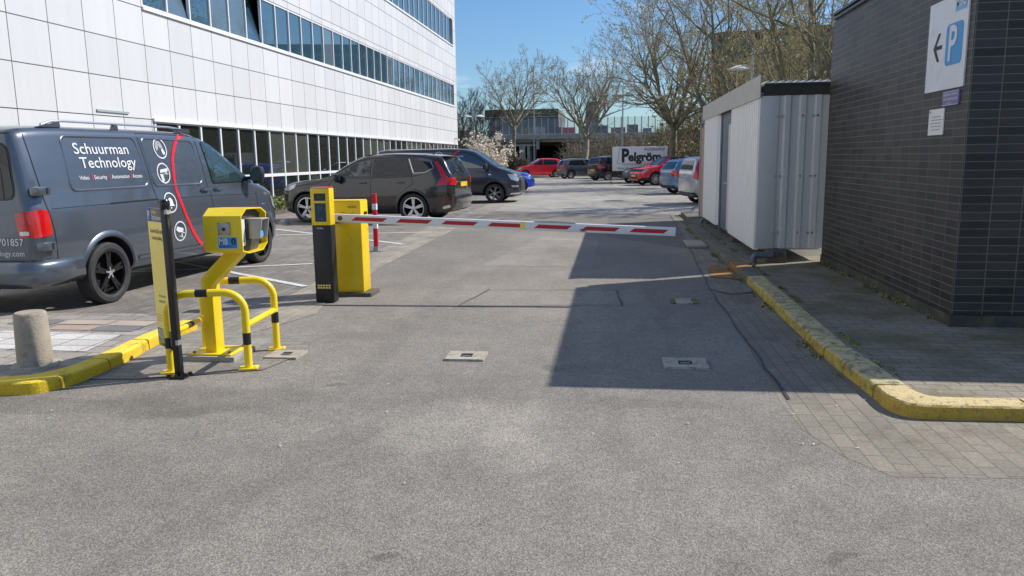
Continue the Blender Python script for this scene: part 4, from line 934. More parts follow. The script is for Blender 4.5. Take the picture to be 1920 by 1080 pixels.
def vehicle(sp, name, label, cat, loc, ang, group=None):
    t=thing(name,label,cat,(loc[0],loc[1],.0),ang,group)
    vs,fs=body_mesh(sp, sp.get('nst',60)); me=bpy.data.meshes.new('b'); me.from_pydata(vs,[],fs)
    bm=bmesh.new(); bm.from_mesh(me); bmesh.ops.recalc_face_normals(bm,faces=bm.faces); bm.to_mesh(me); bvh=BVHTree.FromBMesh(bm); bm.free(); bpy.data.meshes.remove(me) if False else None
    base=bpy.data.objects.new('body',me); COL.objects.link(base)
    me.materials.append(M[sp['paint']]); me.materials.append(M['plastic']); me.materials.append(M['well'])
    cz=sp.get('clad',0)
    if cz:
        for p in me.polygons:
            if p.center.z<cz: p.material_index=1
    W2=sp['W']/2; r=sp['r']; ra=sp.get('ra',r+.06); cb=MB()
    for wx in (0,sp['wb']):
        for s in (-1,1):
            cb.lathe([(0,s*(W2-.34)),(ra,s*(W2-.34)),(ra,s*(W2+.2)),(0,s*(W2+.2))],40,'y',0,(wx,0,r+.01))
            cb.box(wx-ra+.001,s*(W2-.34),-.2,wx+ra-.001,s*(W2+.2),r*.7)
    # cutters joined as one closed solid each
    cu=cb.build('c', [M['well']], None); 
    md=base.modifiers.new('b','BOOLEAN'); md.operation='DIFFERENCE'; md.object=cu; md.solver='EXACT'; md.use_self=True
    try: md.material_mode='TRANSFER'
    except Exception: pass
    dg=bpy.context.evaluated_depsgraph_get(); me2=bpy.data.meshes.new_from_object(base.evaluated_get(dg))
    base.modifiers.clear(); bpy.data.objects.remove(cu)
    if len(me2.polygons)>100: base.data=me2
    base.data.polygons.foreach_set('use_smooth',[True]*len(base.data.polygons)); base.data.set_sharp_from_angle(angle=R(sp.get('sharp',38)))
    base.parent=t; base.name='body'
    st=sp.get('style','twin')
    for wx in (0,sp['wb']):
        for s in (-1,1): wheel(t,wx,s*(W2-sp.get('ww',.22)/2-.012),r,sp.get('ww',.22),st,sp.get('rim','rim_silver'),s,sp.get('spokes',5))
    pj=Proj(bvh)
    return t,pj,base
def panes(t,pj,side,polys,mm='glass',rad=.05,border=.018,name='window',trim='black_g'):
    for p in polys:
        q=rpoly(p,rad); 
        f_=MB(); pj.poly(f_,side,inset(q,border),.0035); F=f_.build(name,M[trim],t,smooth=True,fixn=False)
        g_=MB(); pj.poly(g_,side,q,.007); g_.build('glass',M[mm],F,smooth=True,fixn=False)
def decal(t,pj,side,poly,mm,name,off=.006,rad=.03,step=.06,parent=None):
    g_=MB(); pj.poly(g_,side,rpoly(poly,rad) if rad else poly,off,step); return g_.build(name,M[mm],parent or t,smooth=True,fixn=False)
def plate(t,side,x,z,y=0,w=.52,h=.11):
    mb=MB(); mb.box(x-.012,y-w/2,z,x+.012,y+w/2,z+h); o=mb.build('number_plate',M['plate'],t)
    return o
def mirrors(t,x,y,z,L=.2,m='plastic',big=1):
    for s in (-1,1):
        mb=MB(); a=s*(y+.03)
        mb.lathe([(0,-.11*big),(.055,-.10*big),(.085,-.04*big),(.09,.03*big),(.07,.09*big),(0,.11*big)],12,'z')
        mb.v=[(x+p[0]*.85,s*(y+.14)+p[1]*1.25,z+p[2]) for p in mb.v]
        o=mb.build('mirror',M[m],t,smooth=True)
        mb=MB(); mb.obar((x+.01,s*(y-.04),z-.05),(x,s*(y+.08),z-.04),.05,.05); mb.build('arm',M['plastic'],o)
        mb=MB(); mb.lathe([(0,0),(.06,0),(.065,.004)],10,'x'); mb.v=[(x-.078+p[0]*0,s*(y+.14)+p[1]*1.3,z+p[2]*1.15*big) for p in mb.v]; mb.build('glass',M['glass_t'],o)
def ring_decal(mb,pj,side,cx,cz,r0,r1,n=28,off=.006):
    v=[];fc=[]
    for k in range(n):
        a=2*PI*k/n; v+=[(cx+r0*math.cos(a),cz+r0*math.sin(a)),(cx+r1*math.cos(a),cz+r1*math.sin(a))]
    fc=[(2*k,2*k+1,(2*k+3)%(2*n),(2*k+2)%(2*n)) for k in range(n)]; pj.lay(mb,side,v,fc,off)
def arch_flare(t,pj,side,cx,cz,r0,r1,mm,off=.012,a0=-12,a1=192,name='arch_trim'):
    v=[];n=26
    for k in range(n+1):
        a=R(a0+(a1-a0)*k/n); 
        for q in (0,.33,.66,1): rr=r0+(r1-r0)*q; v.append((cx+rr*math.cos(a),cz+rr*math.sin(a)))
    fc=[(4*k+j,4*k+j+1,4*k+j+5,4*k+j+4) for k in range(n) for j in range(3)]
    mb=MB(); idx={}
    offs=[off*.4,off,off*.8,.0015]; vs=[]
    for i,(a,b) in enumerate(v):
        h=pj.hit(side,a,b,offs[i%4])
        if h is not None: idx[i]=len(vs); vs.append(h)
    mb.add(vs,[tuple(idx[i] for i in q) for q in fc if all(i in idx for i in q)])
    mb.build(name,M[mm],t,smooth=True,fixn=False)
# ---------------------------------------------------------------- panel van
VAN=dict(W=1.9,r=.345,wb=3.40,ra=.405,nst=110,paint='p_van',tumble=.17,rc=.11,crown=.02,style='black',rim='rim_black',spokes=5,ww=.20,sharp=40,
 top=[(-1.0,1.78),(-.985,1.86),(-.93,1.905),(-.8,1.93),(-.3,1.95),(1.4,1.955),(1.95,1.935),(2.25,1.875),(2.5,1.765),(2.8,1.60),(3.1,1.43),(3.33,1.295),(3.5,1.225),(3.75,1.16),(4.0,1.06),(4.15,.95),(4.25,.80),(4.29,.62)],
 bot=[(-1.0,.42),(-.8,.36),(0,.30),(2.5,.27),(3.8,.24),(4.29,.30)],
 belt=[(-1.0,1.20),(2.2,1.20),(3.2,1.17),(4.29,.9)],
 plan=[(-1.0,.80),(-.985,.85),(-.95,.895),(-.85,.928),(-.5,.945),(0,.95),(3.2,.95),(3.7,.93),(4.0,.87),(4.15,.79),(4.25,.68),(4.29,.58)])
va=R(86.99)
t,pj,body=vehicle(VAN,'panel_van','dark grey company panel van with white lettering and red stripe, parked at the left','van',(-6.502,7.93),va)
# black gaps
mb=MB(); Lr=lambda pts,w=.009,side='R',closed=False: pj.line(mb,side,pts,w,closed=closed)
for sd in 'RL':
    Lr([(-.86,1.90),(-.84,1.5),(-.80,1.15),(-.76,.9),(-.75,.60)],.011,sd)
    Lr([(.84,1.90),(.90,1.3),(.95,1.12),(.97,.75),(.98,.34)],.009,sd)
    Lr([(2.02,1.88),(2.06,1.30),(2.12,1.12),(2.13,.75),(2.10,.33)],.009,sd)
    Lr([(3.34,1.10),(3.33,.9),(3.36,.72)],.009,sd); Lr([(2.12,.34),(3.2,.34)],.009,sd)
    Lr([(.84,1.905),(2.0,1.90)],.008,sd); Lr([(.10,1.112),(.93,1.115)],.020,sd)
    Lr([(-.74,1.108),(.10,1.110),(.94,1.112),(2.10,1.105),(3.34,1.07)],.006,sd); Lr([(2.02,1.895),(2.3,1.87),(2.62,1.72),(3.14,1.40),(3.20,1.2)],.009,sd)
    Lr([(-.98,.60),(-.5,.585),(-.42,.57)],.010,sd)
Lr([(-.76,1.86),(.76,1.86)],.01,'B'); Lr([(0,1.86),(0,.55)],.012,'B'); Lr([(-.78,.60),(.78,.60)],.012,'B')
mb.build('panel_gaps',M['seam'],t,fixn=False)
# pressed panel frames: raised light rails
def pressed(poly,side='R'):
    q=rpoly(poly,.09,5); n=len(q); v=[];fc=[]; cx=sum(p[0] for p in q)/n; cz=sum(p[1] for p in q)/n
    mb=MB(); vs=[]; offs=((0,.001),(.012,.011),(.028,.012),(.044,.001))
    for (a,b) in q:
        d=Vector((a-cx,b-cz)); d=Vector((d.x/abs(d.x or 1),d.y/abs(d.y or 1)))*.7
        for e,o in offs: vs.append(pj.hit(side,a-d.x*e,b-d.y*e,o) or Vector((a,-.9,b)))
    fc=[(4*i+j,4*i+j+1,4*((i+1)%n)+j+1,4*((i+1)%n)+j) for i in range(n) for j in range(3)]
    mb.add(vs,fc); mb.build('pressed_frame',M['p_van'],t,smooth=True,fixn=False,ang=70)
pressed([(-.42,1.86),(.79,1.87),(.86,1.26),(-.44,1.26)]); pressed([(.88,1.865),(1.96,1.85),(2.0,1.25),(.93,1.26)])
# dark recess line above pressed panels
mb=MB(); pj.line(mb,'R',[(-.36,1.835),(.76,1.845)],.010,.004); pj.line(mb,'R',[(.92,1.84),(1.92,1.83)],.010,.004); mb.build('shadow_gap',M['seam'],t,fixn=False)
panes(t,pj,'R',[[(2.14,1.825),(2.36,1.81),(2.62,1.69),(3.08,1.385),(3.08,1.27),(2.22,1.27)]],'glass_t',.05,.02)
panes(t,pj,'L',[[(2.14,1.825),(2.36,1.81),(2.62,1.69),(3.08,1.385),(3.08,1.27),(2.22,1.27)],[(.95,1.8),(1.95,1.8),(2.0,1.28),(.98,1.28)]],'glass',.05,.02)
panes(t,pj,'B',[[(-.70,1.76),(-.04,1.76),(-.04,1.22),(-.74,1.22)],[(.04,1.76),(.70,1.76),(.74,1.22),(.04,1.22)]],'glass',.10,.02,'rear_window')
panes(t,pj,'F',[[(-.72,1.80),(.72,1.80),(.84,1.33),(-.84,1.33)]],'glass',.06,.01,'windscreen')
# quarter glass in front of door
decal(t,pj,'R',[(3.13,1.36),(3.26,1.28),(3.26,1.24),(3.13,1.24)],'glass','quarter_glass',.006,.01)
# white lettering
mb=MB(); pj.text(mb,'R','Schuurman',.165,-.27,1.66,bold=.006,sx=1.20); mb.build('lettering',M['white_v'],t,fixn=False); mb=MB(); pj.text(mb,'R','Technology',.165,-.22,1.51,bold=.006,sx=1.17)
mb.build('lettering',M['white_v'],t,fixn=False); mb=MB()
x=-.28
for w_ in ('Video','Security','Automation','Access'):
    pj.text(mb,'R',w_,.062,x,1.385,bold=.006,sx=1.0); x+= {'Video':.22,'Security':.28,'Automation':.355,'Access':0}[w_]
mb.build('lettering',M['white_v'],t,fixn=False); mb=MB(); pj.text(mb,'B','030 6701857',.10,-.78,.76,flip=-1,bold=.008,align='RIGHT',sx=1); mb.build('rear_lettering',M['white_v'],t,fixn=False); mb=MB(); pj.text(mb,'B','www.schuurmantechnology.com',.08,-.78,.655,flip=-1,bold=.008,align='RIGHT')
mb.build('lettering',M['white_v'],t,fixn=False)
mb=MB()
for x in (-.085,.195,.55): pj.line(mb,'R',[(x,1.375),(x,1.44)],.007,.006)
mb.build('red_dividers',M['red_v'],t,fixn=False)
mb=MB(); pts=[(1.86,1.925),(1.70,1.885),(1.59,1.82),(1.50,1.72),(1.42,1.60),(1.38,1.45),(1.36,1.29),(1.38,1.12),(1.45,.92),(1.54,.74),(1.66,.58),(1.80,.46),(1.95,.37)]
Ps=[(float(p.x),float(p.y)) for p in smooth_poly(pts,4)]; pj.line(mb,'R',Ps,.048,.0055); mb.build('red_stripe',M['red_v'],t,fixn=False)
def icon(cx,cz,kind):
    mb=MB(); ring_decal(mb,pj,'R',cx,cz,.112,.128)
    def L_(pts,w): pj.line(mb,'R',[(cx+a,cz+b) for a,b in pts],w,.006)
    def Pg(pts): pj.poly(mb,'R',[(cx+a,cz+b) for a,b in pts],.006,.1)
    if kind==0:
        for r_ in (.02,.035,.05,.065): L_([(r_*math.cos(R(a))-.02,r_*math.sin(R(a))*1.1+.015) for a in range(-20,221,24)],.007)
        Pg([(.01,-.02),(.05,.005),(.075,-.05),(.055,-.08),(.03,-.075)])
    elif kind==1:
        Pg([(-.075,-.01),(-.02,-.01),(-.005,-.095),(-.05,-.105)]); Pg([(-.07,.005),(-.055,.045),(.095,.06),(.085,.02)]); L_([(-.01,-.01),(.10,-.01)],.006)
        Pg([(.0,.03),(.07,-.02),(.075,-.005),(.01,.04)])
    elif kind==2:
        Pg([(-.08,-.045),(.08,-.045),(.055,-.02),(.045,.035),(.012,.06),(-.012,.06),(-.045,.035),(-.055,-.02)]); Pg([(-.02,-.06),(.02,-.06),(.01,-.075),(-.01,-.075)])
    else:
        Pg([(-.085,.02),(-.065,.065),(.07,.03),(.055,-.02),(-.04,-.01)]); Pg([(.02,-.03),(.035,-.03),(.05,-.07),(.02,-.06)]); L_([(-.02,-.06),(.06,-.085)],.009); L_([(.045,-.02),(.09,-.03)],.012)
    mb.build('round_emblem',M['white_v'],t,fixn=False)
icon(1.22,1.73,0); icon(1.17,1.425,1); icon(1.18,1.06,2); icon(1.31,.69,3)
# lamps, bumper, trims
for sd in 'RL': decal(t,pj,sd,[(-.985,1.10),(-.83,1.11),(-.80,1.08),(-.79,.85),(-.985,.83)],'lampr','tail_lamp',.008,.03)
for s in (-1,1):
    o=decal(t,pj,'B',[(s*.86,1.10),(s*.72,1.08),(s*.74,.84),(s*.86,.84)],'lampr','tail_lamp',.008,.03); 
    decal(t,pj,'B',[(s*.845,.90),(s*.755,.90),(s*.755,.86),(s*.845,.86)],'lampw','reversing_lamp',.011,.01,parent=o)
    decal(t,pj,'B',[(s*.84,.44),(s*.54,.43),(s*.54,.47),(s*.84,.48)],'lampr','reflector',.016,.005)
    for z in (1.25,.70):
        mb=MB(); mb.box(-.98+.02,s*.87,z,-.80,s*.975,z+.085); mb.build('hinge',M['p_van'],t,bevel=.008)
    mb=MB()
    for z in (1.262,.712):
        mb=MB(); mb.box(-.86,s*.974,z,-.835,s*.978,z+.06); mb.build('hinge_slot',M['seam'],t)
# rear bumper shell
bp=[(-.10+0,0)]
mb=MB(); pl=[(-.42,-.955),(-.70,-.968),(-.95,-.955),(-1.06,-.88),(-1.10,-.70),(-1.12,0),(-1.10,.70),(-1.06,.88),(-.95,.955),(-.70,.968),(-.42,.955)]
vs=[];zz=(.34,.40,.555,.59,.595); ii=(.06,.0,.004,.03,.08)
for (a,b) in pl:
    c=Vector((-.2-a,-b)).normalized()
    for z,i_ in zip(zz,ii): vs.append((a+c.x*i_,b+c.y*i_,z))
fs=[(5*k+j,5*k+j+1,5*k+j+6,5*k+j+5) for k in range(len(pl)-1) for j in range(4)]
mb.add(vs,fs); o=mb.build('rear_bumper',M['p_van'],t,smooth=True,ang=50,fixn=False); md=o.modifiers.new('s','SOLIDIFY'); md.thickness=.02; md.offset=0
for sd in 'RL':
    for wx in (0,3.4): arch_flare(t,pj,sd,wx,.355,.402,.47,'p_van',.022)
    decal(t,pj,sd,[(.50,.44),(2.92,.42),(2.92,.455),(.50,.475)],'p_van','rubbing_strip',.012,.008)
    mb=MB()
for s in (-1,1):
    mb=MB(); mb.tube([(-.55,s*.72,1.955),(-.42,s*.72,1.995),(-.25,s*.72,2.005),(1.6,s*.71,2.005),(1.80,s*.71,1.99),(1.97,s*.71,1.95)],.014,8)
    mb.build('roof_rail',M['alu'],t,smooth=True)
mb=MB()
for s in (-1,1):
    for a,b,c,d in ((-.62,-.32,-.30,1.99),(.50,.53,.60,1.99),(1.72,1.75,2.02,1.985)):
        mb=MB(); mb.prism([(a,1.935),(c if c>a else a+.1,1.935),(c-.01 if c>a else a+.1,1.995),(b,1.995)],s*.72-.02,s*.72+.02,'y'); mb.build('rail_foot',M['p_van'],t)
for x in (1.98,2.30):
    mb=MB(); ch=pj.hit('R',x,1.185,.0); y=ch.y
    mb.tube([(x-.085,y-.004,1.185),(x-.07,y-.035,1.187),(x+.06,y-.037,1.187),(x+.085,y-.004,1.185)],.016,8); mb.lathe([(0,-.004),(.04,-.004),(.045,.002)],14,'y',0,(x,y,1.19)); mb.build('door_handle',M['p_van'],t,smooth=True)
mirrors(t,3.15,.93,1.36,m='plastic',big=1.25)
decal(t,pj,'F',[(-.75,.95),(.75,.95),(.78,.80),(-.78,.80)],'plastic','grille',.006)
for s,sd in ((-1,'R'),(1,'L')):
    decal(t,pj,sd,[(3.86,1.02),(4.12,.93),(4.22,.82),(4.0,.80),(3.86,.86)],'lampw','headlamp',.008)
decal(t,pj,'R',[(3.58,1.045),(3.70,1.04),(3.72,1.075),(3.60,1.08)],'alu','badge',.006,.01)
# ---------------------------------------------------------------- SUV
SUV=dict(W=1.9,r=.37,wb=2.87,ra=.415,nst=90,paint='p_suv',tumble=.36,rc=.12,crown=.015,style='twin',rim='rim_silver',spokes=5,ww=.235,clad=.33,
 top=[(-1.0,1.02),(-.985,1.08),(-.95,1.17),(-.90,1.26),(-.82,1.42),(-.76,1.52),(-.70,1.60),(-.45,1.645),(0,1.68),(.6,1.70),(1.05,1.69),(1.4,1.635),(1.8,1.45),(2.15,1.235),(2.35,1.125),(2.7,1.085),(3.1,1.045),(3.45,.97),(3.62,.88),(3.70,.72)],
 bot=[(-1.0,.34),(-.7,.24),(0,.22),(2.5,.22),(3.3,.22),(3.70,.34)],
 belt=[(-1.0,1.12),(-.3,1.12),(1.0,1.08),(2.2,1.05),(3.70,.8)],
 plan=[(-1.0,.66),(-.98,.74),(-.93,.81),(-.8,.88),(-.4,.94),(.0,.95),(2.9,.95),(3.3,.90),(3.5,.82),(3.64,.68),(3.70,.55)])
t,pj,body=vehicle(SUV,'parked_suv','dark grey family SUV parked with its nose to the office building','car',(-4.74,19.33),R(173.5))
for sd in 'LR':
    panes(t,pj,sd,[[(1.12,1.55),(1.40,1.51),(1.68,1.38),(2.0,1.17),(1.13,1.15)]],'glass_l',.03,.016,trim='black_g')
    panes(t,pj,sd,[[(.20,1.565),(1.04,1.56),(1.06,1.15),(.02,1.17)]],'glass',.03,.016,trim='black_g')
    panes(t,pj,sd,[[(-.42,1.475),(.12,1.56),(-.02,1.22),(-.30,1.24),(-.50,1.34)]],'glass',.05,.016,trim='black_g')
    mb=MB(); pj.line(mb,sd,[(.13,1.57),(-.015,1.235)],.022,.010); pj.line(mb,sd,[(-.015,1.22),(-.30,1.235),(-.52,1.34),(-.44,1.49)],.010,.010); mb.build('chrome_line',M['alu'],t,fixn=False)
    mb=MB(); pj.line(mb,sd,[(2.28,1.12),(1.9,1.32),(1.5,1.53),(1.1,1.60),(.4,1.605),(-.1,1.575)],.022,.006); pj.line(mb,sd,[(2.05,1.13),(1.1,1.115),(.1,1.14),(-.2,1.175)],.016,.006); mb.build('window_trim',M['alu' if sd=='R' else 'black_g'],t,fixn=False)
    mb=MB()
    for L_ in ([(2.1,1.12),(2.22,.95),(2.30,.7),(2.22,.40)],[(1.09,1.15),(1.10,.8),(1.05,.40)],[(.05,1.15),(-.02,.98),(.30,.75),(.45,.52)],[(2.4,1.10),(2.55,.98),(3.2,.93)],[(-.93,.72),(-.6,.66),(-.42,.64)]): pj.line(mb,sd,L_,.008,.003)
    mb.build('panel_gaps',M['seam'],t,fixn=False)
    decal(t,pj,sd,[(.5,.33),(2.35,.33),(2.35,.40),(.5,.42)],'plastic','sill_trim',.012,.01)
    for wx in (0,2.87): arch_flare(t,pj,sd,wx,.38,.410,.465,'plastic' if 0 else 'p_suv',.016)
    decal(t,pj,sd,[(-.52,1.49),(-.60,1.50),(-.72,1.36),(-.85,1.15),(-.94,1.08),(-.97,.94),(-.60,.915),(-.66,1.02),(-.72,1.12),(-.66,1.25)],'lampr','tail_lamp',.009,.015,.04)
    decal(t,pj,sd,[(-.97,.62),(-.70,.585),(-.72,.555),(-.95,.56)],'lampd','reflector',.009,.01)
    decal(t,pj,sd,[(3.15,.98),(3.45,.93),(3.58,.84),(3.40,.80),(3.2,.88)],'lampw','headlamp',.009,.03)
    decal(t,pj,sd,[(-.92,.40),(-.75,.36),(-.74,.41),(-.90,.46)],'alu','exhaust',.02,.02)
    s=1 if sd=='L' else -1
    for x in (1.30,.30):
        h=pj.hit(sd,x,1.0,0); mb=MB(); mb.tube([(x-.10,h.y+s*.002,1.0),(x-.08,h.y+s*.03,1.003),(x+.08,h.y+s*.03,1.003),(x+.10,h.y+s*.002,1.0)],.014,8); mb.build('door_handle',M['p_suv'],t,smooth=True)
panes(t,pj,'B',[[(-.56,1.50),(.56,1.50),(.66,1.14),(-.66,1.14)]],'glass',.05,.02,'rear_window')
panes(t,pj,'F',[[(-.58,1.55),(.58,1.55),(.70,1.16),(-.70,1.16)]],'glass',.05,.015,'windscreen')
for s in (-1,1): decal(t,pj,'B',[(s*.80,1.13),(s*.60,1.10),(s*.52,.98),(s*.60,.93),(s*.82,.93)],'lampr','tail_lamp',.009,.02,.04)
mb=MB(); mb.box(-.84,-.60,1.60,-.50,.60,1.63); mb.build('spoiler',M['p_suv'],t,bevel=.01)
plate(t,'B',-1.015,.88); 
mb=MB(); mb.box(-1.035,-.70,.44,-.90,.70,.70); mb.build('rear_bumper',M['p_suv'],t,bevel=.05,segs=3)
for s in (-1,1):
    mb=MB(); mb.tube([(-.35,s*.60,1.625),(-.25,s*.60,1.655),(1.2,s*.62,1.675),(1.35,s*.62,1.645)],.014,8)
    mb.build('roof_rail',M['plastic'],t,smooth=True)
mb=MB(); mb.prism([(-.28,1.63),(-.10,1.64),(-.26,1.70)],-.02,.02,'y'); mb.build('aerial',M['plastic'],t)
mirrors(t,1.95,.88,1.12,m='black_g')
decal(t,pj,'F',[(-.40,.86),(.40,.86),(.36,.58),(-.36,.58)],'plastic','grille',.008)
# ---------------------------------------------------------------- second van (nose to the road)
VN2=dict(W=1.92,r=.34,wb=3.275,ra=.40,nst=80,paint='p_van2',tumble=.20,rc=.12,crown=.02,style='black',rim='rim_grey',spokes=6,ww=.22,clad=.0,
 top=[(-.98,1.74),(-.96,1.82),(-.9,1.87),(-.5,1.90),(1.5,1.905),(2.1,1.885),(2.45,1.82),(2.8,1.63),(3.1,1.42),(3.3,1.29),(3.5,1.20),(3.75,1.12),(3.98,1.02),(4.10,.90),(4.17,.74),(4.19,.60)],
 bot=[(-.98,.34),(0,.28),(2.5,.27),(3.8,.20),(4.19,.26)],
 belt=[(-.98,1.16),(2.2,1.16),(3.2,1.14),(4.19,.85)],
 plan=[(-.98,.80),(-.95,.88),(-.85,.93),(0,.96),(3.2,.96),(3.7,.92),(3.95,.84),(4.10,.74),(4.17,.62),(4.19,.5)])
t,pj,body=vehicle(VN2,'panel_van','black company panel van with its nose to the road, behind the grey SUV','van',(-7.40,27.78),R(0))
for sd in 'RL':
    panes(t,pj,sd,[[(2.02,1.76),(2.30,1.74),(2.62,1.60),(3.0,1.33),(3.02,1.22),(1.98,1.22)]],'glass_t',.06,.02)
    mb=MB()
    for L_ in ([(1.90,1.82),(1.86,1.2),(1.88,.36)],[(3.0,1.15),(3.05,.9),(2.95,.75)],[(.70,1.82),(.72,.4)],[(1.9,.36),(2.85,.34)]): pj.line(mb,sd,L_,.010,.003)
    mb.build('panel_gaps',M['seam'],t,fixn=False)
    for wx in (0,3.275): arch_flare(t,pj,sd,wx,.35,.398,.45,'plastic',.012)
    decal(t,pj,sd,[(3.72,1.02),(3.98,.98),(4.13,.84),(4.08,.74),(3.85,.82)],'lampw','headlamp',.009,.03,.04)
    decal(t,pj,sd,[(3.86,.62),(4.10,.60),(4.12,.56),(3.9,.55)],'lampw','fog_lamp',.009,.01,.04)
    decal(t,pj,sd,[(3.80,.30),(4.12,.30),(4.16,.36),(3.85,.35)],'alu','bumper_trim',.012,.01,.04)
    decal(t,pj,sd,[(3.9,.78),(4.13,.72),(4.13,.42),(3.95,.45)],'plastic','bumper_insert',.005,.03,.04)
    h=pj.hit(sd,2.1,1.05,0); mb=MB(); s=-1 if sd=='R' else 1; mb.tube([(2.0,h.y,1.05),(2.02,h.y+s*.03,1.05),(2.16,h.y+s*.03,1.05),(2.18,h.y,1.05)],.015,8); mb.build('door_handle',M['p_van2'],t,smooth=True)
decal(t,pj,'R',[(3.08,.98),(3.16,.98),(3.16,1.02),(3.08,1.02)],'alu','badge',.006,.005)
panes(t,pj,'F',[[(-.74,1.80),(.74,1.80),(.84,1.27),(-.84,1.27)]],'glass',.06,.01,'windscreen')
panes(t,pj,'B',[[(-.7,1.7),(.7,1.7),(.7,1.22),(-.7,1.22)]],'glass',.08,.02,'rear_window')
decal(t,pj,'F',[(-.55,.88),(.55,.88),(.6,.42),(-.6,.42)],'plastic','grille',.008)
mb=MB(); pj.text(mb,'R','Schuurman',.20,-.42,1.62,bold=.014,sx=1.04); pj.text(mb,'R','Technology',.20,-.35,1.42,bold=.014); ring_decal(mb,pj,'R',1.30,1.66,.125,.145); ring_decal(mb,pj,'R',1.30,1.62,.0,.05); mb.build('lettering',M['white_v'],t,fixn=False)
mb=MB(); pj.line(mb,'R',[(2.08,1.86),(1.92,1.78),(1.78,1.64),(1.66,1.45),(1.60,1.2),(1.62,.9),(1.75,.6)],.055,.006); mb.build('red_stripe',M['red_v'],t,fixn=False)
mirrors(t,3.0,.94,1.27,m='plastic',big=1.15)
# ---------------------------------------------------------------- smaller parked cars
def hatch(L,H,Wd,wb,kind='hatch',r=.31,oh=.68):
    ro=oh; fo=L-wb-ro; x0=-ro; x1=wb+fo; h=H
    if kind=='hatch': top=[(x0,.62*h),(x0+.03,.66*h),(x0+.14,.76*h),(x0+.34,.93*h),(x0+.50,.965*h),(x0+1.2,h),(x0+1.9,.995*h)]
    elif kind=='mpv': top=[(x0,.62*h),(x0+.03,.70*h),(x0+.10,.84*h),(x0+.18,.95*h),(x0+.3,.97*h),(x0+1.2,h),(x0+1.9,.99*h)]
    else: top=[(x0,.62*h),(x0+.02,.70*h),(x0+.12,.80*h),(x0+.26,.95*h),(x0+.4,.965*h),(x0+1.2,h),(x0+1.9,.995*h)]
    wsb=x1-1.05 if kind!='mpv' else x1-.85
    top+= [(wsb-.85,.955*h),(wsb-.4,.80*h),(wsb,.655*h),(wsb+.4,.615*h),(x1-.30,.565*h),(x1-.10,.49*h),(x1,.36*h)]
    return dict(W=Wd,r=r,wb=wb,ra=r+.045,nst=46,tumble=.36,rc=.11,crown=.015,ww=.2,rim='rim_silver',style='star',spokes=8,
      top=top,bot=[(x0,.30),(x0+.3,.22),(wb,.20),(x1,.28)],belt=[(x0,.66*h),(wb*.5,.635*h),(wsb,.61*h),(x1,.48*h)],
      plan=[(x0,Wd*.37),(x0+.03,Wd*.41),(x0+.15,Wd*.47),(x0+.5,Wd*.5),(wb,Wd*.5),(x1-.3,Wd*.465),(x1-.1,Wd*.40),(x1,Wd*.30)],wsb=wsb)
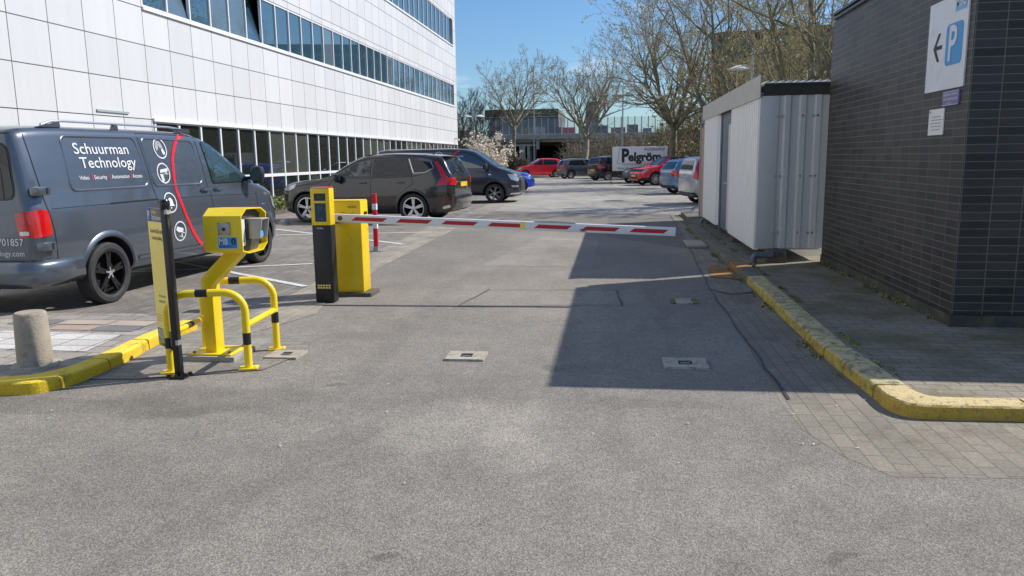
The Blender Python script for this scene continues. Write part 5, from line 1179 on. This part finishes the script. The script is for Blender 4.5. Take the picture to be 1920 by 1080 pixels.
def small(sp,paintn,name,label,loc,ang,kind='hatch',H=1.5,group='small cars parked at the far end',lampk='side',clad=0,windows=2,cat='car'):
    sp['paint']=paintn; sp['clad']=clad
    t,pj,b=vehicle(sp,name,label,cat,loc,ang,group)
    if name=='parked_crossover':
        b.data.materials[1]=M['plastic']
        for p_ in b.data.polygons:
            if p_.center.z>.90*H: p_.material_index=1
    x0=sp['top'][0][0]; x1=sp['top'][-1][0]; wsb=sp['wsb']; h=H
    xa=x0+(.62 if kind!='mpv' else .42); xm=(xa+wsb-.1)/2+.05
    for sd in 'LR':
        W1=[[(xm+.04,.93*h),(wsb-.62,.92*h),(wsb-.05,.69*h),(xm+.06,.67*h)],[(xa+.05,.90*h),(xm-.04,.93*h),(xm-.02,.67*h),(xa-.12,.69*h)]]
        panes(t,pj,sd,W1,'glass',.05,.015)
        mb=MB()
        for L_ in ([(xm+.01,.66*h),(xm,.3)],[(wsb+.0,.64*h),(wsb+.02,.45*h),(wsb-.1,.26*h)],[(xa,.66*h),(xa+.1,.5*h)]): pj.line(mb,sd,L_,.010,.003)
        mb.build('panel_gaps',M['seam'],t,fixn=False)
        decal(t,pj,sd,[(x1-.52,.555*h),(x1-.26,.535*h),(x1-.10,.46*h),(x1-.2,.43*h)],'lampw','headlamp',.008,.02,.05)
        if lampk=='side': decal(t,pj,sd,[(x0+.26,.68*h),(x0+.02,.665*h),(x0+.01,.50*h),(x0+.20,.51*h)],'lampr','tail_lamp',.008,.02,.05)
        elif lampk=='tall': decal(t,pj,sd,[(x0+.32,.93*h),(x0+.20,.90*h),(x0+.10,.75*h),(x0+.02,.56*h),(x0+.14,.50*h),(x0+.24,.62*h),(x0+.30,.78*h)],'lampr','tail_lamp',.008,.02,.05)
        s=1 if sd=='L' else -1
        for x in (xm+.18,xa+.12):
            hh=pj.hit(sd,x,.60*h,0)
            if hh: mb=MB(); mb.obar((x-.08,hh.y+s*.015,.60*h),(x+.08,hh.y+s*.015,.60*h),.025,.025); mb.build('door_handle',M[paintn],t)
    panes(t,pj,'F',[[(-Wd_(sp)*.64,.90*h),(Wd_(sp)*.64,.90*h),(Wd_(sp)*.78,.69*h),(-Wd_(sp)*.78,.69*h)]],'glass',.05,.012,'windscreen')
    panes(t,pj,'B',[[(-Wd_(sp)*.60,.90*h),(Wd_(sp)*.60,.90*h),(Wd_(sp)*.70,.70*h),(-Wd_(sp)*.70,.70*h)]],'glass',.05,.012,'rear_window')
    if lampk=='side':
        for s in (-1,1): decal(t,pj,'B',[(s*Wd_(sp)*.98,.665*h),(s*Wd_(sp)*.66,.65*h),(s*Wd_(sp)*.66,.53*h),(s*Wd_(sp)*.98,.50*h)],'lampr','tail_lamp',.008,.02,.05)
    decal(t,pj,'F',[(-.45,.40*h),(.45,.40*h),(.5,.22*h),(-.5,.22*h)],'plastic','grille',.007)
    decal(t,pj,'B',[(-.75,.26*h),(.75,.26*h),(.75,.17*h),(-.75,.17*h)],'plastic','bumper_trim',.007)
    if 'tail out' not in group: mb=MB(); mb.box(x0-.015,-.26,.40*h,x0+.02,.26,.40*h+.11); mb.build('number_plate',M['plate'],t)
    mb=MB(); mb.box(x1-.03,-.26,.30*h,x1+.015,.26,.30*h+.11); mb.build('number_plate',M['plate'],t)
    mirrors(t,wsb-.22,sp['W']/2-.06,.68*h,m=paintn if paintn!='p_black' else 'plastic')
    return t,pj
def Wd_(sp): return sp['W']/2
small(hatch(3.85,1.5,1.70,2.45),'p_red','parked_car','small red hatchback parked in front of the viaduct',(-4.65,61.6),R(197),H=1.5)
small(hatch(4.0,1.46,1.68,2.47),'p_grey','parked_car','grey hatchback with its tail towards us, beside the red hatchback',(-3.35,57.6),R(22),H=1.46)
small(hatch(4.2,1.60,1.78,2.60,'suv',.34),'p_black','parked_car','black car with red tail lamps between the grey hatchback and the trailer',(-.78,52.2),R(33),H=1.60,lampk='side',clad=.42)
small(hatch(4.1,1.5,1.75,2.55),'p_grey','parked_car','dark grey car half hidden behind the red crossover',(3.6,47.4),R(198),H=1.5)
t,pj=small(hatch(4.23,1.58,1.82,2.59,'suv',.35,.75),'p_red','parked_crossover','red crossover with white headlamps parked beside the trailer',(4.30,43.9),R(203),H=1.58,clad=.40)
decal(t,pj,'F',[(-.80,.55*1.58),(.80,.55*1.58),(.78,.47*1.58),(-.78,.47*1.58)],'plastic','grille_band',.009)
small(hatch(4.28,1.46,1.76,2.60),'p_blue','parked_car','steel blue hatchback with a tow bar, tail towards the road',(2.78,32.6),R(18),H=1.46,group='cars parked tail out on the right')
small(hatch(3.9,1.55,1.70,2.50,'mpv'),'p_silver','parked_car','silver hatchback with tall red tail lamp, nearest behind the cabin',(2.95,25.7),R(14),H=1.55,lampk='tall',group='cars parked tail out on the right')
small(hatch(3.7,1.48,1.66,2.40),'p_bblue','parked_car','bright blue small car just behind the nose of the black van',(-6.62,35.4),R(3),H=1.40,lampk='side')
mb=MB(); mb.tube([(.0,0,.32),(-.16,0,.30),(-.22,0,.34),(-.22,0,.42)],.022,8); mb.lathe([(0,-.03),(.03,0),(0,.03)],10,'z',0,(-.22,0,.45)); tow=mb.build('tow_bar',M['black'],None,smooth=True)
for o in bpy.data.objects:
    if o.get('label','').startswith('steel blue hatch'): tow.parent=o; tow.location=(-.66,0,0)
# ---------------------------------------------------------------- trailer
t=thing('box_trailer','white box trailer with large black garage lettering','trailer',(1.45,46.6,0),R(1))
mb=MB(); mb.box(-1.5,-.65,.72,1.65,1.0,2.12); mb.build('box',M['trailer_white'],t,bevel=.03)
mb=MB()
for x in (-1.52,): 
    for i in range(5): mb.box(-1.506,-.6+i*.33,.75,-1.502,-.59+i*.33,2.08)
    for i in range(5): mb.box(-1.507,-.63,.95+i*.25,-1.5025,.98,.96+i*.25)
mb.build('door_grid',M['grey_box'],t)
mb=MB(); mb.box(-1.55,-.6,.50,1.6,.95,.60); mb.box(-1.55,-.1,.52,-2.6,.05,.58); mb.box(1.6,.1,.52,2.6,.2,.58); mb.build('chassis',M['black'],t)
for x in (-.1,.6):
    for s in (-1,1): wheel(t,x,.17+s*.85,.28,.16,'star','rim_grey',s,5)
mb=MB(); O_=-.6545
put_text(mb,'P',1.05,(-1.0,O_,1.26),UXx,UZ,bold=.045,sx=.80); put_text(mb,'elgröm',.68,(-.60,O_,1.30),UXx,UZ,bold=.045,sx=.98)
put_text(mb,'Autobedrijf',.27,(.30,O_,1.88),UXx,UZ,bold=.002,sx=.95); put_text(mb,'AANHANGERVERHUUR',.10,(-.95,O_,1.05),UXx,UZ,bold=.004,sx=1.1); put_text(mb,'Voor al uw onderhoud',.20,(-1.2,O_,.82),UXx,UZ,bold=.004)
for a,b,c,d in ((-1.25,1.16,1.3,1.175),): quad(mb,(a,O_,b),UXx,UZ,c-a,d-b)
mb.add([(-1.25,O_,1.16),(-1.235,O_,1.16),(-1.105,O_,2.05),(-1.12,O_,2.05)],[(0,1,2,3)]); mb.add([(-1.15,O_,1.26),(-1.14,O_,1.26),(-1.03,O_,2.0),(-1.04,O_,2.0)],[(0,1,2,3)]); quad(mb,(-1.12,O_,2.04),UXx,UZ,.12,.012)
mb.build('lettering',M['ink'],t)
mb=MB(); mb.box(-1.58,-.62,.56,-1.555,-.30,.66); mb.box(-1.58,.6,.56,-1.555,.9,.66); mb.build('tail_lamp',M['lampr'],t)
mb=MB(); mb.lathe([(0,0),(.16,0),(.16,.03),(0,.03)],20,'x',0,(-1.75,-.35,.92)); mb.build('round_sign',M['rust'],t)
# ================================================================== TREES
def mesh_np(name, V, F, mats, mi=None, parent=None, smooth=False):
    me=bpy.data.meshes.new(name); V=np.asarray(V,np.float32).reshape(-1,3); F=np.asarray(F,np.int32); k=F.shape[1]
    me.vertices.add(len(V)); me.vertices.foreach_set('co',V.ravel()); me.loops.add(F.size); me.loops.foreach_set('vertex_index',F.ravel())
    me.polygons.add(len(F)); me.polygons.foreach_set('loop_start',np.arange(0,F.size,k,dtype=np.int32))
    try: me.polygons.foreach_set('loop_total',np.full(len(F),k,dtype=np.int32))
    except Exception: pass
    for m_ in mats: me.materials.append(m_)
    if mi is not None: me.polygons.foreach_set('material_index',np.asarray(mi,np.int32))
    if smooth: me.polygons.foreach_set('use_smooth',np.ones(len(F),dtype=bool))
    me.update(calc_edges=True); o=bpy.data.objects.new(name,me); COL.objects.link(o)
    if parent: o.parent=parent
    return o
def sticks(segs, n):
    """segs: array (N,8): p0 p1 r0 r1 -> prism tubes"""
    s=np.asarray(segs,float); N=len(s); p0=s[:,0:3]; p1=s[:,3:6]; d=p1-p0; d/=np.maximum(np.linalg.norm(d,axis=1,keepdims=True),1e-9)
    a=np.where(np.abs(d[:,2:3])<.9,np.array([[0,0,1.]]),np.array([[1.,0,0]])); x=np.cross(d,a); x/=np.linalg.norm(x,axis=1,keepdims=True); y=np.cross(d,x)
    V=np.zeros((N,2,n,3)); 
    for k in range(n):
        c,s_=math.cos(2*PI*k/n),math.sin(2*PI*k/n); o=x*c+y*s_
        V[:,0,k]=p0+o*s[:,6:7]; V[:,1,k]=p1+o*s[:,7:8]
    base=(np.arange(N)*2*n)[:,None]; F=[]
    for k in range(n): F.append(np.concatenate([base+k,base+(k+1)%n,base+n+(k+1)%n,base+n+k],1))
    return V.reshape(-1,3), np.stack(F,1).reshape(-1,4)
def leaves(pts, size, rng, flat=0):
    P=np.asarray(pts,float); N=len(P); a=rng.normal(size=(N,3)); a/=np.linalg.norm(a,axis=1,keepdims=True); b=np.cross(a,rng.normal(size=(N,3))); b/=np.linalg.norm(b,axis=1,keepdims=True)
    s=size*rng.uniform(.6,1.4,size=(N,1)); V=np.stack([P-a*s*.5,P+b*s*.32,P+a*s*.5,P-b*s*.32],1).reshape(-1,3); F=np.arange(N*4).reshape(-1,4); return V,F
def tree(name,label,x,y,h,seed,trunk_r=.22,spread=.9,first=.25,twigm='twig',barkm='bark',buds=0,budm='bud',density=1.0,lean=(0,0),cat='tree',minr=.011,up=.10,clearance=None,budsize=.09,mainlen=.42,angle=42,group='bare trees around the car park',z0=0):
    rng=np.random.default_rng(seed); rr=random.Random(seed); big=[]; fine=[]; tips=[]
    def grow(p,d,L,rad,lvl):
        n=max(3,int(L/.45)) if lvl<4 else 3; sl=L/n; r=rad
        for i in range(n):
            d2=d+Vector((rr.gauss(0,.13),rr.gauss(0,.13),rr.gauss(0,.10)+up*(.8 if lvl<3 else .5)))
            d2.normalize(); q=p+d2*sl; r2=max(rad*(1-.62*(i+1)/n),minr*.6)
            (big if rad>.035 else fine).append((*p,*q,r,r2)); 
            if lvl>=3: tips.append(tuple(p.lerp(q,rr.random())))
            # side branches
            if lvl<5 and (lvl>0 or i>=1):
                k=1 if rr.random()<(.92*density if lvl<4 else .75*density) else 0
                if lvl<2 and rr.random()<.35: k+=1
                for _ in range(k):
                    a=rr.uniform(0,2*PI); o=d2.orthogonal().normalized(); o=(Matrix.Rotation(a,3,d2)@o)
                    an=R(rr.uniform(angle-14,angle+16)); nd=(d2*math.cos(an)+o*math.sin(an)).normalized()
                    if nd.z<-.25: nd.z=abs(nd.z)*.3; nd.normalize()
                    grow(q,nd,L*rr.uniform(.48,.72)*(1-.25*i/n),max(r2*.62,minr*.6),lvl+1)
            p=q; d=d2; r=r2
        if lvl<5:
            for _ in range(2):
                a=rr.uniform(0,2*PI); o=(Matrix.Rotation(a,3,d)@d.orthogonal().normalized()); nd=(d+o*.45).normalized(); grow(p,nd,L*.5,max(r*.9,minr*.6),lvl+1)
    # trunk
    p=Vector((0,0,0)); d=Vector((lean[0],lean[1],1)).normalized(); r=trunk_r; H1=h*first; n=6
    big.append((0,0,-.1,0,0,.15,r*1.45,r*1.05))
    for i in range(n):
        d=(d+Vector((rr.gauss(0,.05),rr.gauss(0,.05),.1))).normalized(); q=p+d*(H1/n); big.append((*p,*q,r,r*.97)); r*=.97; p=q
    k=rr.choice((3,4))
    for i in range(k):
        a=2*PI*i/k+rr.uniform(-.4,.4); an=R(rr.uniform(22,48))*spread
        nd=Vector((math.cos(a)*math.sin(an),math.sin(a)*math.sin(an),math.cos(an))); grow(p,nd,h*mainlen*rr.uniform(.85,1.1),r*.62,1)
    grow(p,Vector((rr.gauss(0,.08),rr.gauss(0,.08),1)).normalized(),h*mainlen*1.15,r*.7,1)
    t=thing(name,label,cat,(x,y,z0),0,group)
    V,F=sticks(big,8); mesh_np('trunk',V,F,[M[barkm]],parent=t,smooth=True)
    V,F=sticks(fine,3); mi=np.zeros(len(F),int); mats=[M[twigm]]
    if buds:
        T_=np.array(tips); sel=T_[rng.integers(0,len(T_),buds)]+rng.normal(scale=.05,size=(buds,3)); V2,F2=leaves(sel,budsize,rng)
        F=np.concatenate([F,F2+len(V)]); V=np.concatenate([V,V2]); mi=np.concatenate([mi,np.ones(len(F2),int)]); mats.append(M[budm])
    mesh_np('crown',V,F,mats,mi,parent=t)
    return len(big)+len(fine)
cnt=[]
cnt.append(tree('bare_tree','dense dark bare tree just beyond the corner of the office building',-12.9,70,7.4,11,.20,1.0,.18,'twig_dark','bark',density=1.15,minr=.014,mainlen=.40,angle=30,up=.16))
cnt.append(tree('bare_tree','slender bare tree standing left of the viaduct column',-9.48,75,10.6,5,.22,1.05,.40,'twig','bark_pale',density=.62,minr=.014,mainlen=.36,angle=40,buds=500,budm='twig',budsize=.10))
cnt.append(tree('bare_tree','broad bare tree in front of the viaduct, behind the black car',-2.53,68,11.0,8,.30,1.2,.28,'twig','bark_pale',density=.64,minr=.014,mainlen=.40,angle=42,buds=1200,budm='twig',budsize=.10))
cnt.append(tree('budding_tree','tall budding tree rising behind the red crossover',3.73,50,12.0,21,.27,1.25,.26,'twig','bark',density=.62,minr=.011,mainlen=.42,angle=44,buds=3500,lean=(-.03,0)))
cnt.append(tree('budding_tree','budding tree with olive twigs right of the leaning one, above the cabin',5.9,39,12.0,31,.24,1.35,.22,'twig','bark',density=.56,minr=.010,mainlen=.44,angle=48,buds=7500,budsize=.10))
cnt.append(tree('budding_tree','large budding tree close behind the white shed beside the brick wall',6.55,26,9.6,44,.24,1.35,.25,'twig','bark',density=.52,minr=.008,mainlen=.44,angle=50,buds=7500,budsize=.07))
cnt.append(tree('budding_tree','leafing tree farther back among the brush on the right',10.5,48,8.0,52,.2,1.3,.2,'twig','bark',density=.6,minr=.014,mainlen=.44,angle=46,buds=9000,budsize=.12,group='trees in the brush on the right'))
cnt.append(tree('budding_tree','rearmost leafing tree above the brush on the right',8.2,60,8.5,63,.22,1.3,.2,'twig','bark',density=.6,minr=.016,mainlen=.44,angle=46,buds=9000,budsize=.13,group='trees in the brush on the right'))
print('SEGS',cnt)
# magnolia
rng=np.random.default_rng(77); rr=random.Random(77)
t=thing('magnolia','cream flowering magnolia at the corner of the office building','flowering tree',(-9.8,58,0))
segs=[];tips=[]
for i in range(60):
    a=rr.uniform(0,2*PI); e=R(rr.uniform(25,88)); L=rr.uniform(1.7,3.4)*(.72+.35*math.sin(e)); d=Vector((math.cos(a)*math.cos(e),math.sin(a)*math.cos(e),math.sin(e))); p=Vector((0,0,.2))
    for k in range(6):
        q=p+(d+Vector((rr.gauss(0,.2),rr.gauss(0,.2),.1))).normalized()*L/6; segs.append((*p,*q,.035*(1-k/7),.035*(1-(k+1)/7)))
        if k>1:
            for _ in range(4):
                s_=q+Vector((rr.gauss(0,.25),rr.gauss(0,.25),rr.gauss(0,.22))); segs.append((*q,*s_,.01,.006)); tips.append(tuple(s_))
        p=q
V,F=sticks(segs,4); mesh_np('trunk',V,F,[M['bark']],parent=t)
T_=np.array(tips); sel=T_[rng.integers(0,len(T_),6500)]+rng.normal(scale=.075,size=(6500,3)); V,F=leaves(sel,.15,rng); mesh_np('blossom',V,F,[M['petal']],parent=t)
# hedge in front of viaduct
def hedge(name,label,x0,x1,y,h,d,n,m1,m2,seed,cat='hedge'):
    rng=np.random.default_rng(seed); P=rng.uniform([x0,y-d/2,0.05],[x1,y+d/2,h],size=(n,3)); P[:,2]+=.12*np.sin(P[:,0]*2.1)+rng.normal(scale=.05,size=n)
    V,F=leaves(P,.13,rng); t=thing(name,label,cat,((x0+x1)/2,y,0)); V=V-np.array([(x0+x1)/2,y,0]); mi=(rng.random(n)<.35).astype(int)
    mesh_np('leaves',V,F,[M[m1],M[m2]],mi,parent=t)
    s=[]
    for i in range(120): a=rng.uniform(x0,x1)-(x0+x1)/2; b=rng.uniform(-d/2,d/2); s.append((a,b,0,a+rng.normal()*.15,b+rng.normal()*.1,h*.95,.02,.008))
    V,F=sticks(s,4); mesh_np('stems',V,F,[M['brown']],parent=t)
hedge('hedge','brown and green hedge between the magnolia and the red hatchback',-9.6,-6.9,63.5,1.55,1.2,5200,'brown','leaf',5)
hedge('hedge','low brown hedge below the viaduct behind the parked cars',-6.6,3.0,73,1.15,1.2,7000,'brown','olive',6)
# thicket along the right side and under the bridge end: nobody could count it
def thicket(name,label,boxes,seed,mats,lsize=.16):
    rng=np.random.default_rng(seed); S_=[];LV=[]
    for (x0,x1,y0,y1,h0,h1,ns,nl) in boxes:
        bx=rng.uniform(x0,x1,ns); by=rng.uniform(y0,y1,ns); fx=(bx-x0)/(x1-x0); hh=(h0+(h1-h0)*fx)*rng.uniform(.55,1.05,ns)*(1+.12*np.sin(bx*1.3+by))
        px,py,pz=bx,by,np.zeros(ns); dx=rng.normal(scale=.16,size=ns); dy=rng.normal(scale=.16,size=ns)
        for k in range(4):
            qx=px+dx*hh/4+rng.normal(scale=.08,size=ns); qy=py+dy*hh/4+rng.normal(scale=.08,size=ns); qz=pz+hh/4
            S_.append(np.stack([px,py,pz,qx,qy,qz,np.full(ns,.045*(1-k/4.6)),np.full(ns,.045*(1-(k+1)/4.6))],1)); px,py,pz=qx,qy,qz
            j=rng.integers(0,ns,ns*2); e=np.stack([qx[j]+rng.normal(scale=.5,size=ns*2),qy[j]+rng.normal(scale=.5,size=ns*2),qz[j]+rng.uniform(-.1,.9,ns*2)],1)
            S_.append(np.concatenate([np.stack([qx[j],qy[j],qz[j]],1),e,np.full((ns*2,1),.014),np.full((ns*2,1),.008)],1))
        i=rng.integers(0,ns,nl); u=rng.random(nl)**.7; LV.append(np.stack([bx[i]+rng.normal(scale=.45,size=nl)+dx[i]*hh[i]*u,by[i]+rng.normal(scale=.45,size=nl)+dy[i]*hh[i]*u,hh[i]*u],1))
    V,F=sticks(np.concatenate(S_),3); P=np.concatenate(LV); V2,F2=leaves(P,lsize,rng); mi=np.concatenate([np.zeros(len(F),int),1+(rng.random(len(F2))<.4).astype(int)])
    o=mesh_np(name,np.concatenate([V,V2]),np.concatenate([F,F2+len(V)]),[M[k] for k in mats],mi); tag(o,label,'brush',kind='stuff')
thicket('thicket','olive thicket of bare brush rising behind the cars on the right',[(3.2,9,53,66,3.2,6.0,420,11000),(8,26,44,66,6.5,9.5,750,22000),(9,22,22,44,4.0,7.0,560,16000),(4.5,9,47,53,2.2,3.6,160,4500)],9,['brown','olive','olive_l'],.2)
thicket('underbrush','brown leafless brush on the bank below the viaduct',[(-6.0,4,92,104,3.2,4.4,520,1500),(-30,-15,74,104,4.5,3.0,420,3500),(-15,-12.6,84,104,3.0,2.6,90,400),(4,24,80,106,4,6,400,5000)],10,['brown','brown','olive'],.22)
thicket('thicket','brown brush growing behind the office building corner',[(-17,-10.5,66,82,4.5,1.6,240,1500)],12,['twig_dark','brown','olive'],.2)
# planting along the facade: ivy ground cover, tufts
rng=np.random.default_rng(3); n=16000; P=rng.uniform([-11.3,14,.08],[-9.9,56,.42],size=(n,3)); P[:,2]*= (.6+.5*np.abs(np.sin(P[:,1]*1.9)))*1.0; V,F=leaves(P,.10,rng); 
tag(mesh_np('ground_cover',V,F,[M['leaf'],M['leaf_y']],(rng.random(n)<.45).astype(int)),'yellow green ground cover growing along the foot of the office windows','ground cover',kind='stuff')
# bushes seen mirrored in the ground floor panes, standing right of the lot beyond the frame edge
# ================================================================== VIADUCT
V_=thing('viaduct','grey concrete viaduct with glass screens and a dark underpass','viaduct',(-10,110,0))
def vb(name,m,*boxes):
    mb=MB()
    for b in boxes: mb.box(*b)
    return mb.build(name,M[m],V_)
vb('deck','concrete_b',(-60,0,4.45,50,10,4.55),(-60,.3,3.75,50,9.7,4.449))
vb('parapet','concrete_b',(-60,-.35,4.15,50,-.02,4.78))
vb('girder','concrete_d',(-60,.1,3.45,-.8,.6,3.749),(-60,3.5,3.3,50,4.1,3.749),(-60,7.5,3.3,50,8.1,3.749))
vb('pier','concrete_b',(-3.2,-.1,-.1,-2.4,1.2,3.2)); vb('pier','concrete_b',(-2.1,.0,-.1,-1.75,9.5,3.29))
vb('pier_cap','concrete_b',(-7,-.15,3.2,-.55,1.3,3.449)); vb('joint_pier','concrete_b',(-.75,-.36,2.75,-.35,-.01,4.14))
vb('abutment','concrete_d',(4.6,.4,0,50,9.5,3.7)); vb('abutment','concrete_d',(-60,2,0,-8,9.5,3.7)); vb('back_wall','inside',(-60,9.8,0,60,10,3.7))
mb=MB(); mb.box(-60,.02,4.78,50,.05,4.86); mb.build('rail',M['steel'],V_)
for i in range(40):
    x=-13+i*.925+ (0); mb=MB(); mb.box(x-.06,-.17,4.782,x+.06,-.05,7.05); mb.build('screen_post',M['grey_plate'],V_)
m,tn,p=nodes('screen_glass'); p.inputs['Base Color'].default_value=(.5,.55,.6,1); p.inputs['Roughness'].default_value=.08; p.inputs['Alpha'].default_value=.14; M['screen_glass']=m
mb=MB(); mb.box(-13,-.105,4.80,23,-.095,7.0); mb.build('screen_pane',M['screen_glass'],V_)
# graffiti and billboards on deck behind the screen
rr=random.Random(3)
cols=[(.28,.03,.05),(.02,.20,.12),(.05,.05,.06),(.10,.09,.12),(.16,.14,.10),(.22,.24,.27),(.05,.06,.06)]
for i in range(13):
    c=cols[i%len(cols)]; mm=mat('backdrop_%d'%i,c,.8,var=.4,vs=2)
    x=-13.5+i*2.3+rr.uniform(-.3,.3); w_=rr.uniform(1.2,2.2); h_=rr.uniform(.6,1.3); z_=5.0
    mb=MB(); mb.box(x,8.4,4.56,x+w_,8.6,z_+h_); o=mb.build('wall_panel',mm,V_)
hs=MB()
# distant buildings
b=thing('distant_station','long low building with green roof beyond the viaduct','building',(-17,150,0))
mb=MB(); mb.box(-7,0,0,6.6,20,8.9); mb.build('wall',M['tower'],b); mb=MB(); mb.box(-7.5,-1,8.95,6.6,21,10.7); mb.build('roof',M['roofgreen'],b)
mb=MB(); mb.box(-7.55,-1.1,9.2,6.55,-1.02,9.35); mb.build('fascia',M['frame_g'],b)
M['office_far']=plainbrick('distant_office',(.10,.13,.16),(.14,.17,.20),(.28,.29,.30),1.2,2.6)
b=thing('distant_office','small grey office block standing beyond the viaduct','building',(-4.1,150,0)); mb=MB(); mb.box(-1.2,0,0,1.25,6,11.4); mb.build('wall',M['office_far'],b); mb=MB(); mb.box(-1.0,.2,11.42,.8,5,11.9); mb.build('roof',M['tower'],b)
M['flats']=plainbrick('distant_flats',(.055,.065,.075),(.10,.11,.12),(.20,.20,.19),2.4,2.9)
b=thing('apartment_block','big grey brown apartment block rising behind the trees on the right','building',(14.5,118,0))
mb=MB(); mb.prism([(0,0),(22,-6),(30,14),(2,20)],0,18.3,'z'); mb.build('wall',M['flats'],b); mb=MB(); mb.prism([(-.3,-.3),(22.3,-6.4),(30.3,14.3),(1.8,20.3)],18.301,18.9,'z'); mb.build('roof',M['roofgreen'],b)
for i in range(6): 
    mb=MB(); k_=Vector((22,-6,0)); 
    a=k_*(.02); c=k_*.98; z=2.6+i*2.7; off=Vector((-.05,-.18,0)); mb.obar((a.x+off.x,a.y+off.y,z),(c.x+off.x,c.y+off.y,z),.3,.55); mb.build('balcony_band',M['roofgreen'],b)

# weeds and moss tufts along the wall foot and the gutter
rng=np.random.default_rng(41); n=2600
P=np.concatenate([np.stack([2.82-np.abs(rng.normal(scale=.03,size=n)),rng.uniform(6.9,10.9,n),.092+np.abs(rng.normal(scale=.012,size=n))],1),
  np.stack([1.59-np.abs(rng.normal(scale=.03,size=n)),rng.uniform(5.3,17,n),.012+np.abs(rng.normal(scale=.008,size=n))],1),
  np.stack([1.84+np.abs(rng.normal(scale=.03,size=n)),rng.uniform(5.0,17,n),.09+np.abs(rng.normal(scale=.006,size=n))],1)])
w_=np.sin(P[:,1]*7.3)+np.sin(P[:,1]*3.1+1.4)+rng.normal(scale=.5,size=len(P)); P=P[w_>.6]
V,F=leaves(P,.026,rng); tag(mesh_np('weeds',V,F,[M['olive'],M['leaf']],(rng.random(len(P))<.3).astype(int)),'small weeds and moss in the joints beside kerb and brick wall','weeds',kind='stuff')
